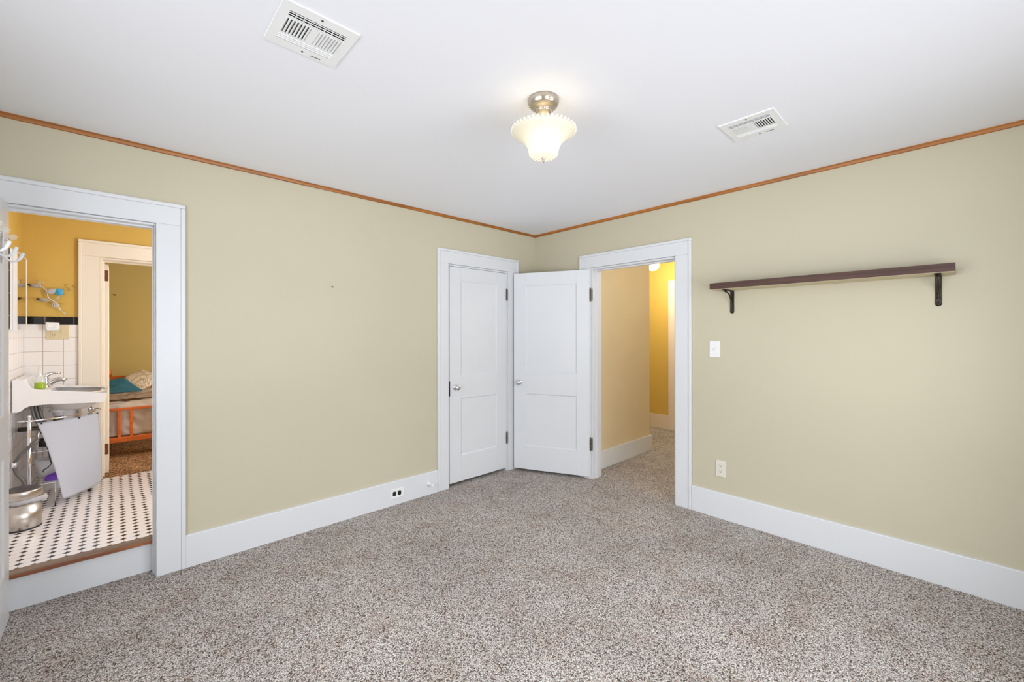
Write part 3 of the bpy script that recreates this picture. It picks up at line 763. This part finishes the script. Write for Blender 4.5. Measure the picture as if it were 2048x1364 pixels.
# ------------------------------------------------------------------ hooks on the bathroom door
FX = -0.3673
for i, y in enumerate((2.62, 2.785, 2.965)):
    lab = ['white coat hook with clear knob on the bathroom door, nearest the picture edge', 'white coat hook with clear knob on the bathroom door, middle of three', 'white coat hook with clear knob on the bathroom door, nearest the door hinge'][i]
    h = empty('coat_hook', (FX, y, 1.76), lab, 'hook', 'coat hooks on the bathroom door')
    MB().box(FX+0.0004, FX+0.004, y-0.011, y+0.011, 1.70, 1.845, 0.0012).build('back_plate', M['plastic'], h)
    p = MB(); pts = [(FX+0.004, y, 1.735), (FX+0.012, y, 1.718), (FX+0.026, y, 1.708), (FX+0.040, y, 1.711), (FX+0.051, y, 1.722), (FX+0.058, y, 1.740), (FX+0.062, y, 1.752)]
    p.tube(pts, [0.004, 0.004, 0.0042, 0.005, 0.0062, 0.0072, 0.006], 10); p.build('prong', M['plastic'], h)
    p = MB(); p.tube([(FX+0.004, y, 1.80), (FX+0.014, y, 1.806), (FX+0.020, y, 1.812)], 0.0035, 8); p.build('knob_stem', M['chrome'], h)
    MB().ball((FX+0.030, y, 1.820), 0.0140, 20).build('clear_knob', M['clearplastic'], h)

# ------------------------------------------------------------------ sink with faucet
sk = empty('sink', (XL, 4.54, 0.9), 'white porcelain wall sink with raised back and chrome faucet', 'sink')
S0, S1 = 4.290, 4.795
XW = XL+0.0115
outer = [(XW, 1.070), (-0.486, 1.077), (-0.440, 1.073), (-0.428, 1.042), (-0.407, 1.016), (-0.378, 1.002), (-0.258, 0.980), (-0.060, 0.953), (-0.046, 0.949),
         (-0.041, 0.940), (-0.053, 0.890), (-0.066, 0.880), (-0.229, 0.890), (-0.357, 0.897), (-0.420, 0.892), (-0.440, 0.881), (-0.450, 0.866), (-0.471, 0.857), (XW, 0.858)]
def sink_shell():
    b = MB()
    t = 0.022
    b.prism(outer, 'y', S0, S0+t, 0.003); b.prism(outer, 'y', S1-t, S1, 0.003)
    b.prism([(-0.075, 0.955), (-0.048, 0.951), (-0.041, 0.940), (-0.053, 0.890), (-0.066, 0.880), (-0.085, 0.882)], 'y', S0+t-0.004, S1-t+0.004, 0.003)
    b.prism([(XW, 1.070), (-0.486, 1.077), (-0.440, 1.073), (-0.428, 1.042), (-0.412, 1.004), (-0.406, 1.000), (-0.32, 0.996), (-0.32, 0.95), (-0.44, 0.93), (-0.471, 0.857), (XW, 0.858)], 'y', S0+t-0.004, S1-t+0.004, 0.003)
    # bowl
    cy = (S0+S1)/2; cx = -0.20
    rx, ry = 0.150, 0.215
    def bowl(u, v):
        a = 2*PI*u; d = v
        r = math.cos(d*PI/2)**0.55 if d < 0.999 else 0.12
        r = max(r, 0.12)
        z = 0.957 - 0.135*math.sin(d*PI/2)
        return Vector((cx+rx*r*math.cos(a)*(1.0)-0.035*d, cy+ry*r*math.sin(a), z))
    b.grid(bowl, 48, 14, 0.012)
    # top deck around the bowl
    def deck(u, v):
        a = 2*PI*u
        ca, sa = math.cos(a), math.sin(a)
        ex = cx+rx*ca; ey = cy+ry*sa
        m_ = 1/max(abs(ca)/0.158, abs(sa)/0.248)
        fx = -0.20+m_*ca; fy = cy+m_*sa
        z = 0.958
        return Vector((ex+(fx-ex)*v, ey+(fy-ey)*v, z+0.004*math.sin(v*PI) + (0.026*max(0, (-0.20-(ex+(fx-ex)*v))/0.15))))
    b.grid(deck, 64, 4)
    return b
sink_shell().build('basin', M['porcelain'], sk)
b = MB(); b.lathe([(0, 0.835), (0.046, 0.835), (0.048, 0.812), (0.030, 0.806), (0.026, 0.78), (0, 0.78)], 28, Matrix.Translation((-0.30, 4.54, 0))); b.build('drain_boss', M['porcelain'], sk)
b = MB(); b.cyl((-0.30, 4.54, 0.80), (-0.30, 4.54, 0.70), 0.022, 20)
b.tube([(-0.30, 4.54, 0.72), (-0.30, 4.54, 0.66), (-0.315, 4.54, 0.635), (-0.34, 4.54, 0.635), (-0.36, 4.54, 0.66), (-0.38, 4.54, 0.70), (-0.42, 4.54, 0.705), (XL+0.012, 4.54, 0.705)], 0.017, 14)
b.cyl((-0.30, 4.54, 0.755), (-0.30, 4.54, 0.735), 0.028, 20); b.build('drain_pipe', M['hinge'], sk)
fc = MB(); cy = 4.54
fc.lathe([(0, 0.992), (0.030, 0.992), (0.030, 1.0), (0.024, 1.012), (0.0235, 1.062), (0.018, 1.074), (0, 1.076)], 28, Matrix.Translation((-0.368, cy, 0)))
fc.tube([(-0.362, cy, 1.008), (-0.342, cy, 1.026), (-0.318, cy, 1.042), (-0.292, cy, 1.050), (-0.272, cy, 1.046), (-0.264, cy, 1.036)], [0.024, 0.021, 0.018, 0.0165, 0.016, 0.0145], 16)
fo = fc.build('faucet', M['chrome'], sk)
fh = MB(); fh.tube([(-0.368, cy, 1.070), (-0.356, cy, 1.084), (-0.338, cy, 1.093), (-0.310, cy, 1.096), (-0.288, cy, 1.094)], [0.019, 0.015, 0.010, 0.0075, 0.007], 12)
fh.build('lever_handle', M['chrome'], fo)
for k, (x0, y0) in enumerate(((-0.425, 4.43), (-0.408, 4.435), (-0.392, 4.44))):
    b = MB(); b.tube([(x0, y0, 0.955), (x0+0.003, y0, 0.88), (x0+0.018, y0-0.005, 0.80), (x0+0.04, y0-0.01, 0.74), (x0+0.055, y0-0.01, 0.68)], 0.0085, 10); b.build('supply_hose', M['hose'], sk)

# soap bottle on the sink ledge
sb = empty('soap_bottle', (-0.386, 4.398, 1.008), 'clear soap bottle with bright green liquid on the sink', 'bottle')
Tb = Matrix.Translation((-0.378, 4.392, 1.0006))
MB().lathe([(0, 0.0), (0.026, 0.0), (0.0275, 0.004), (0.0255, 0.042), (0, 0.042)], 28, Tb).build('liquid', M['greensoap'], sb)
MB().lathe([(0.0262, 0.0425), (0.024, 0.060), (0.017, 0.080), (0.0105, 0.095), (0.0100, 0.160), (0.0088, 0.160), (0.0090, 0.096), (0.0155, 0.080), (0.0225, 0.060), (0.0247, 0.0425), (0.0262, 0.0425)], 28, Tb).build('clear_neck', M['clearplastic'], sb)

# ------------------------------------------------------------------ medicine cabinet
mc = empty('medicine_cabinet', (XL, 4.32, 1.4), 'white medicine cabinet with mirror door above the sink', 'cabinet')
XC = XL+0.0115; XM = XL+0.034
MB().box(XC, XC+0.004, 3.93, 4.30, 1.416, 1.93).build('painted_dark_interior', M['dark'], mc)  # flat near-black panel stands for the dark inside of the open compartment
for z in (1.497, 1.640, 1.783): MB().box(XC+0.004, XC+0.010, 3.935, 4.13, z-0.0025, z+0.0025).build('cabinet_shelf', M['pen'], mc)
MB().box(XM-0.004, XM, 4.0665, 4.135, 1.407, 1.918, 0.001).build('door_edge', M['plastic'], mc)
MB().box(XM-0.012, XM-0.010, 4.1355, 4.160, 1.41, 1.925).build('gap_shade_strip', M['iron'], mc)  # solid dark strip painted for the shade between door and frame
MB().box(XM-0.012, XM+0.002, 4.1605, 4.305, 1.405, 1.925, 0.002).build('door_frame', M['plastic'], mc)
MB().box(XC, XM, 4.3055, 4.698, 1.414, 1.922).build('body', M['plastic'], mc)
md = MB().box(XM+0.0002, XM+0.0022, 4.306, 4.700, 1.412, 1.925).build('mirror_door', M['mirror'], mc)
b = MB(); b.box(XM+0.0002, XM+0.005, 4.700, 4.706, 1.410, 1.927); b.box(XM+0.0002, XM+0.005, 4.306, 4.700, 1.925, 1.930); b.build('mirror_frame', M['bathtrim'], md)

# ------------------------------------------------------------------ metal flower on the yellow wall
fl = empty('flower_wall_art', (-0.36, YB-0.02, 1.63), 'silver metal branch wall art with leaves and a turquoise rose', 'wall art')
sx = lambda zx: -0.474 + (zx-70)/1000*0.3215      # metres along the wall, from art-local units
sz = lambda zy: 1.5165 + (850-zy)/1364*0.549
def art(pts, r, name, m, dy=0.022):
    b = MB(); b.tube([(sx(px), YB-dy-0.004*math.sin(i*1.3), sz(py)) for i, (px, py) in enumerate(pts)], r, 8); return b
st_ = MB()
def add(pts, r, dy=0.022): st_.tube([(sx(px), YB-dy, sz(py)) for px, py in pts], r, 8)
add([(300, 300), (330, 330), (362, 350), (375, 400), (378, 450), (395, 495), (430, 530), (480, 555), (520, 590), (555, 640), (575, 690), (605, 735)], 0.0034)
add([(605, 735), (640, 765), (700, 810)], 0.0026)
add([(300, 300), (240, 255), (230, 200), (205, 175)], 0.0026, 0.024); add([(215, 185), (325, 210), (290, 285)], 0.0024, 0.026)
add([(485, 550), (550, 490), (560, 440)], 0.0026)
add([(505+52*math.cos(a), 630+36*math.sin(a)) for a in [k*2*PI/18 for k in range(19)]], 0.003, 0.026)
add([(505+22*math.cos(a), 630+16*math.sin(a)) for a in [k*2*PI/12 for k in range(13)]], 0.0024, 0.026)
add([(205, 175), (205, 176)], 0.002, 0.01)
st_.cyl((sx(480), YB-0.0006, sz(555)), (sx(480), YB-0.022, sz(555)), 0.003, 8); st_.cyl((sx(362), YB-0.0006, sz(350)), (sx(362), YB-0.022, sz(350)), 0.003, 8)
st_.build('stem', M['silver'], fl)
def leafm(x0, y0, x1, y1, wd, name, m, dy=0.026):
    a = Vector((sx(x0), YB-dy, sz(y0))); c = Vector((sx(x1), YB-dy, sz(y1))); d = c-a; n_ = Vector((d.z, 0, -d.x)).normalized()
    b = MB()
    def fn(u, v):
        w_ = wd*math.sin(PI*min(1, max(0, u**0.8)))
        return a + d*u + n_*(v-0.5)*2*w_ + Vector((0, -0.006*(1-(2*v-1)**2) , 0))
    b.grid(fn, 14, 6, 0.0015); return b.build(name, m, fl)
def two_tone():
    m = mat('silver_to_bronze_leaf', (178, 176, 180), 0.32, 0.1); g_ = NT(m)
    tc = g_.n('ShaderNodeTexCoord'); sp_ = g_.n('ShaderNodeSeparateXYZ'); g_.l(tc.outputs['Generated'], sp_.inputs[0])
    g_.l(g_.ramp(sp_.outputs[0], [(0.0, lin((150, 104, 40))), (0.18, lin((60, 44, 30))), (0.36, lin((196, 194, 198))), (1, lin((226, 226, 232)))]), g_.b.inputs['Base Color'])
    return m
M['leaf'] = two_tone()
leafm(48, 252, 290, 312, 0.0125, 'leaf', M['leaf']); leafm(190, 520, 425, 560, 0.0125, 'leaf', M['leaf'])
leafm(380, 412, 535, 312, 0.0195, 'leaf', M['whiteleaf'], 0.03)
rb = MB()
for k in range(6):
    a0 = k*1.05
    rb.ball((sx(570)+0.009*math.cos(a0), YB-0.026-0.003*(k % 3), sz(375)+0.012*math.sin(a0)), 0.0155, 14, (1, 0.45, 1.05), Matrix.Rotation(a0, 3, 'Y'))
rb.ball((sx(570), YB-0.034, sz(375)), 0.011, 14, (1, 0.7, 1)); rb.build('rose', M['blue'], fl)
for pts in ([(655, 215), (715, 222), (660, 250), (700, 280), (730, 300), (720, 335), (770, 338), (745, 300)], [(790, 235), (830, 250), (800, 262), (848, 268)], [(395, 588), (450, 596)], [(580, 600), (660, 604)], [(590, 320), (650, 312)], [(620, 385), (660, 395), (650, 420), (600, 410)]):
    tw = MB(); tw.tube([(sx(px), YB-0.016, sz(py)) for px, py in pts], 0.0014, 6)
    tw.cyl((sx(pts[0][0]), YB-0.0006, sz(pts[0][1])), (sx(pts[0][0]), YB-0.016, sz(pts[0][1])), 0.0012, 6); tw.build('twig', M['bronze'], fl)

# outlet plate and air freshener on the tile
YT = YB-0.009
pl = empty('bathroom_outlet', (-0.322, YT, 1.40), 'ivory double plate with switch and outlet on the white tile', 'outlet')
b = MB(); plate(b, 'x', YT, -1, -0.322, 1.396, 0.122, 0.114); b.build('cover_plate', M['ivory'], pl)
b = MB(); b.box(-0.358, -0.328, YT-0.0085, YT-0.006, 1.352, 1.44, 0.001); rr = b.build('receptacle', M['ivory'], pl)
b = MB()
for dx in (-0.006, 0.006): b.box(-0.343+dx-0.0013, -0.343+dx+0.0013, YT-0.0089, YT-0.0085, 1.370, 1.377)
b.box(-0.3452, -0.3408, YT-0.0089, YT-0.0085, 1.3605, 1.3645); b.build('slots', M['black'], rr)
MB().box(-0.3005, -0.2935, YT-0.016, YT-0.006, 1.390, 1.405, 0.0012).build('toggle', M['ivory'], pl)
af = empty('air_freshener', (-0.348, YT-0.01, 1.44), 'white plug in air freshener over the ivory outlet plate', 'air freshener')
MB().prism([(-0.384, 1.472), (-0.312, 1.470), (-0.310, 1.424), (-0.316, 1.4095), (-0.378, 1.408), (-0.384, 1.424)], 'y', YT-0.036, YT-0.0095, 0.004).build('housing', M['plastic'], af)
MB().box(-0.373, -0.324, YT-0.0372, YT-0.0362, 1.432, 1.4585, 0.0004).build('grille', M['steel'], af)

# ------------------------------------------------------------------ chrome rack below the sink with its curtain
rk = empty('chrome_rack', (-0.3, 4.5, ZB), 'chrome tube rack standing below the bathroom sink', 'rack')
ctl = []                                           # plan curve of the front rail
P0, P1, P2 = Vector((-0.418, 4.30)), Vector((-0.17, 4.32)), Vector((-0.095, 4.62))
def rail(t): return P0*(1-t)**2 + P1*2*t*(1-t) + P2*t*t
b = MB(); b.tube([(*rail(k/20), 0.792) for k in range(21)], 0.0065, 10); b.build('front_rail', M['chrome'], rk)
b = MB(); b.tube([(-0.478, 4.325, 0.792), (-0.418, 4.30, 0.792)], 0.0065, 10); b.build('side_rail', M['chrome'], rk)
def post(x, y, z1):
    b = MB(); b.cyl((x, y, ZB+0.022), (x, y, z1), 0.0105, 18); b.ball((x, y, z1), 0.0105, 14); p = b.build('post', M['chrome'], rk)
    b = MB(); b.lathe([(0, 0), (0.012, 0), (0.013, 0.012), (0.010, 0.024), (0, 0.024)], 16, Matrix.Translation((x, y, ZB+0.0004))); b.build('rubber_foot', M['black'], p)
post(-0.418, 4.305, 0.822); post(-0.138, 4.535, 0.812); post(-0.42, 4.74, 0.80); post(-0.13, 4.74, 0.80)
b = MB(); b.tube([(-0.110+0.03*math.cos(a), 4.575+0.045*math.sin(a), 0.80) for a in [k*2*PI/20 for k in range(20)]], 0.005, 8, True); b.build('corner_ring', M['chrome'], rk)
for z in (0.35, 0.575):
    b = MB()
    loop = [(-0.418, 4.305, z), (-0.31, 4.318, z), (-0.24, 4.375, z), (-0.148, 4.52, z), (-0.145, 4.74, z), (-0.42, 4.74, z)]
    b.tube(loop, 0.0048, 8, True)
    for k in range(1, 9):
        y_ = 4.335+k*0.045; xr = -0.24+(y_-4.375)/0.145*0.092 if y_ < 4.52 else -0.147
        if y_ < 4.385: xr = -0.26
        b.tube([(-0.418, y_, z), (xr, y_, z)], 0.0022, 6)
    b.build('wire_shelf', M['chrome'], rk)
b = MB(); b.tube([(-0.30, 4.322, 0.35), (-0.30, 4.322, ZB+0.0005)], 0.004, 8); b.build('support_wire', M['chrome'], rk)

cu = empty('sink_curtain', (-0.2, 4.4, 0.77), 'white cloth curtain hanging from the chrome rack', 'curtain')
def cloth(u, v):
    # u along the width, v from top to bottom
    t = 0.055+0.90*u
    top = rail(t); tx, ty = top.x, top.y
    dn = Vector((0.62, -0.78))
    top2 = Vector((tx, ty)) + dn*0.012
    bl = Vector((-0.262, 4.262)); br = Vector((-0.070, 4.580))
    bot = bl.lerp(br, u)
    mid = top2.lerp(bot, v**0.9)
    mid = mid + dn*(0.012*math.sin(v*PI)+0.006*math.sin(u*9+1.2*v)*v)
    z = 0.776 + (0.236-0.776)*v - 0.012*math.sin(u*PI)*v
    return Vector((mid.x, mid.y, z))
b = MB(); b.grid(cloth, 40, 40, 0.0015); b.build('cloth_panel', M['curtain'], cu)
for u in (0.04, 0.55, 0.97):
    p = cloth(u, 0.012); MB().ball((p.x+0.003, p.y-0.004, p.z), 0.0055, 10).build('snap', M['black'], cu)

# things on the rack
zs_ = 0.3555
pb = MB(); pb.grid(lambda u, v: Vector((-0.290+0.070*math.cos(2*PI*u)*math.sin(PI*v/2+0.0001), 4.40+0.055*math.sin(2*PI*u)*math.sin(PI*v/2+0.0001), zs_+0.045*math.cos(PI*v/2)**0.8)), 28, 10)
pb.lathe([(0, 0), (0.055, 0), (0.055, 0.001), (0, 0.001)], 24, Matrix.Translation((-0.290, 4.40, zs_)))
tag(pb.build('purple_brush', M['purple']), 'bright purple plastic item on the lower rack shelf', 'brush')
bk = MB(); bk.lathe([(0, 0), (0.075, 0), (0.088, 0.12), (0.085, 0.12), (0.072, 0.004), (0, 0.004)], 28, Matrix.Translation((-0.33, 4.56, zs_)))
tag(bk.build('white_basin', M['plastic']), 'white plastic tub behind the rack post', 'tub')
hd = empty('hair_dryer', (-0.30, 4.43, 0.58), 'black hair dryer lying on the upper rack shelf', 'hair dryer')
b = MB(); b.lathe([(0, 0), (0.030, 0), (0.034, 0.05), (0.030, 0.12), (0.024, 0.15), (0, 0.15)], 24, Matrix.Translation((-0.385, 4.44, 0.614)) @ Matrix.Rotation(PI/2, 4, 'Y')); b.build('body', M['black'], hd)
b = MB(); b.tube([(-0.35, 4.44, 0.600), (-0.345, 4.50, 0.596), (-0.34, 4.54, 0.596)], 0.015, 12); b.build('handle', M['black'], hd)
b = MB(); b.tube([(-0.345, 4.555, 0.594), (-0.345, 4.46, 0.602), (-0.338, 4.330, 0.590), (-0.328, 4.318, 0.53), (-0.318, 4.316, 0.48), (-0.338, 4.318, 0.455), (-0.356, 4.320, 0.445), (-0.358, 4.322, 0.43)], 0.003, 6); b.build('cord', M['black'], hd)
hs = empty('flexible_hose', (-0.46, 4.4, ZB), 'grey flexible water hose bent between the rack and the tile wall', 'hose')
b = MB(); b.tube([(-0.375, 4.275, 0.665), (-0.415, 4.275, 0.625), (-0.455, 4.27, 0.575), (-0.478, 4.265, 0.535), (-0.481, 4.262, 0.50), (-0.468, 4.262, 0.455), (-0.440, 4.265, 0.40), (-0.425, 4.265, 0.35), (-0.420, 4.27, 0.29), (-0.42, 4.27, ZB+0.02)], 0.010, 10); b.build('braided_tube', M['hose'], hs)
b = MB(); b.cyl((-0.478, 4.265, 0.535), (-0.481, 4.262, 0.50), 0.0145, 14); b.build('coupling', M['chrome'], hs)

# ------------------------------------------------------------------ trash bin
tb = empty('trash_bin', (-0.412, 3.965, ZB), 'round brushed steel bin with dark lid and white liner', 'bin')
bx_, by_, br_ = -0.415, 3.962, 0.082
Tt = Matrix.Translation((bx_, by_, ZB+0.0004))
MB().lathe([(0, 0.004), (br_-0.004, 0.004), (br_, 0.010), (br_, 0.172), (br_-0.004, 0.172), (br_-0.006, 0.012), (0, 0.012)], 64, Tt).build('body', M['steel'], tb)
MB().lathe([(0, 0), (br_+0.0015, 0), (br_+0.0015, 0.0085), (0, 0.0085)], 64, Tt).build('base_ring', M['black'], tb)
MB().lathe([(br_+0.004, 0.190), (br_+0.005, 0.195), (br_+0.005, 0.233), (br_+0.003, 0.2375), (br_-0.003, 0.2385), (br_-0.003, 0.19), (br_+0.004, 0.19)], 64, Tt).build('rim_band', M['steel'], tb)
MB().lathe([(0, 0.230), (br_-0.0035, 0.230), (br_-0.0035, 0.238), (br_-0.010, 0.2425), (br_-0.03, 0.245), (0, 0.246)], 64, Tt).build('lid', M['lidgrey'], tb)
def liner(u, v):
    a = 2*PI*u; n_ = noise.noise(Vector((math.cos(a)*5, math.sin(a)*5, v*3)))
    bulge = 0.019*math.exp(-((a-0.05 if a < PI else a-0.05-2*PI)**2)/0.25)
    r = br_+0.003+0.002*v+0.004*math.sin(PI*v)*(1+0.6*n_) + bulge*math.sin(PI*min(1, v*0.75+0.2))
    z = 0.189-0.024*v*(1+0.35*n_) - 1.3*bulge*v
    return Vector((bx_+r*math.cos(a), by_+r*math.sin(a), ZB+z))
b = MB(); b.grid(liner, 120, 8, 0.0008); b.build('liner_bag', M['bag'], tb)

# ------------------------------------------------------------------ bed in the second bedroom
ZF = 0.19
bd = empty('bed', (0.3, 6.3, ZF), 'orange pine bed with a slatted footboard, seen through the far doorway', 'bed')
FY = 5.55
b = MB(); b.prism([(-0.10, 0.643), (-0.10, 0.668), (0.75, 0.662), (0.75, 0.637)], 'y', FY, FY+0.028, 0.004); b.build('top_rail', M['orange'], bd)
b = MB(); b.box(-0.10, 0.75, FY, FY+0.028, 0.337, 0.384, 0.004); b.build('bottom_rail', M['orange'], bd)
for x in (-0.055, 0.033, 0.120, 0.335, 0.425, 0.640):
    MB().box(x-0.0115, x+0.0115, FY+0.006, FY+0.022, 0.383, 0.652, 0.003).build('slat', M['orange'], bd)
for x in (-0.125, 0.775): MB().box(x-0.025, x+0.025, FY-0.008, FY+0.042, ZF+0.0004, 0.70, 0.006).build('post', M['orange'], bd)
for x in (-0.115, 0.765):
    b = MB(); b.box(x-0.025, x+0.025, 7.20, 7.25, ZF+0.0004, 0.86, 0.006); b.ball((x, 7.225, 0.885), 0.032, 16); b.build('post', M['orange'], bd)
MB().box(-0.095, 0.745, 7.21, 7.235, 0.45, 0.86, 0.006).build('headboard', M['orange'], bd)
hb = MB(); hb.lathe([(0, 0.86), (0.03, 0.86), (0.036, 0.90), (0.026, 0.94), (0.012, 0.955), (0, 0.957)], 20, Matrix.Translation((-0.055, 7.222, 0))); hb.build('finial', M['orange'], bd)
for x in (-0.118, 0.768): MB().box(x-0.012, x+0.012, FY+0.042, 7.20, 0.36, 0.44, 0.004).build('side_rail', M['orange'], bd)
def mattress(u, v):
    # profile: front face bottom -> top edge -> back
    x = -0.095 + 0.84*u
    L1, L2 = 0.30, 1.58
    s_ = v*(L1+L2)
    if s_ < L1: y = FY+0.040; z = 0.392+s_
    else: y = FY+0.040+(s_-L1); z = 0.692
    k = math.exp(-((s_-L1)/0.04)**2)
    y += 0.014*k*(1 if s_ >= L1 else 0); z -= 0.014*k
    n1 = noise.noise(Vector((x*6+s_*4, s_*5-x*3, 1.3))); n2 = noise.noise(Vector((x*16+s_*12, s_*10-x*7, 4.1)))
    n3 = 1-abs(noise.noise(Vector((x*5+s_*9, s_*3-x*2, 7.7))))*2.2
    wv = 0.020*n1+0.012*n2+0.014*n3
    if s_ < L1: y += 0.018-max(0.0, min(0.034, 0.010+wv))
    else: z += wv*0.7
    return Vector((x, y, z))
b = MB(); b.grid(mattress, 90, 110, 0.004); mo = b.build('mattress', M['sheet'], bd)
bl = empty('blanket', (0.3, 6.2, 0.70), 'crumpled taupe blanket across the bed', 'blanket')
def blank(u, v):
    x = -0.09+0.80*u; y = 5.86+0.34*v
    z = 0.716 + 0.042*math.sin(PI*min(1, v*1.02))**0.6*(0.75+0.3*noise.noise(Vector((x*6, y*7, 0.2)))) + 0.012*noise.noise(Vector((x*22, y*16, 2)))
    return Vector((x, y, max(z, 0.7155)))
b = MB(); b.grid(blank, 70, 30, 0.005); b.build('blanket_cloth', M['taupe'], bl)
def pillow(name, c, sx_, sy_, sz_, rot, m, label, wr=0.0, taper=0.0):
    def fn(u, v):
        a = 2*PI*u; ph = (v-0.5)*PI
        def se(t, p): return math.copysign(abs(t)**p, t)
        x = sx_*se(math.cos(ph), 0.55)*se(math.cos(a), 0.5); y = sy_*se(math.cos(ph), 0.55)*se(math.sin(a), 0.5)
        z = sz_*se(math.sin(ph), 0.9)
        e = 1-min(1, max(abs(x)/sx_, abs(y)/sy_))**4*0.55
        n_ = wr*noise.noise(Vector((x*12+1, y*26, z*9)))
        k = 1-taper*max(0, (x/sx_+0.15)/1.15)
        return Vector((x, y*(0.35+0.65*k), (z*e+n_)*k))
    b = MB(); b.grid(fn, 64, 30)
    p = b.build(name, m); p.matrix_basis = Matrix.Translation(c) @ rot.to_4x4()
    return tag(p, label, 'pillow')
Rx = lambda a: Matrix.Rotation(a, 3, 'X'); Rz = lambda a: Matrix.Rotation(a, 3, 'Z'); Ry = lambda a: Matrix.Rotation(a, 3, 'Y')
pillow('floral_pillow', (0.235, 7.00, 0.808), 0.155, 0.140, 0.055, Rx(0.70) @ Rz(0.62), M['floral'], 'beige pillow with white flowers leaning at the head of the bed', 0.012)
def teal(u, v):
    # u along x, v front to back: crumpled wedge, ridge in the middle, falling to a point on the right
    xs = -0.17+0.41*u
    prof_ = [(0.0, 0.085), (0.30, 0.115), (0.52, 0.150), (0.62, 0.145), (0.80, 0.075), (1.0, 0.006)]
    for (a0, h0), (a1, h1) in zip(prof_, prof_[1:]):
        if u <= a1: hh = h0+(h1-h0)*(u-a0)/(a1-a0); break
    ww = 0.115*(1-0.55*u)
    y = 6.66+ww*(2*v-1)*1.0
    f = (1-abs(2*v-1.12)**2.4/1.5) if v < 0.99 else 0.0
    f = max(0.0, min(1.0, f))*(1 if 0.02 < v < 0.98 else 0.15)
    wr = 0.014*math.sin(xs*14+y*70+3*noise.noise(Vector((xs*7, y*7, 0))))+0.020*noise.noise(Vector((xs*14, y*22, 3)))
    return Vector((xs, y, 0.712+max(0.0, hh*f+1.9*wr*f*(1-u*0.7))))
b = MB(); b.grid(teal, 80, 44, 0.004); tag(b.build('teal_pillow', M['teal']), 'crumpled teal blue pillow in front of the floral pillow', 'pillow')
nl = MB(); nl.cyl((0.005, 7.3795, 1.880), (0.005, 7.362, 1.882), 0.006, 10); nl.ball((0.005, 7.362, 1.882), 0.009, 8)
tag(nl.build('nail', M['bronze']), 'small nail in the olive wall above the bed', 'nail')
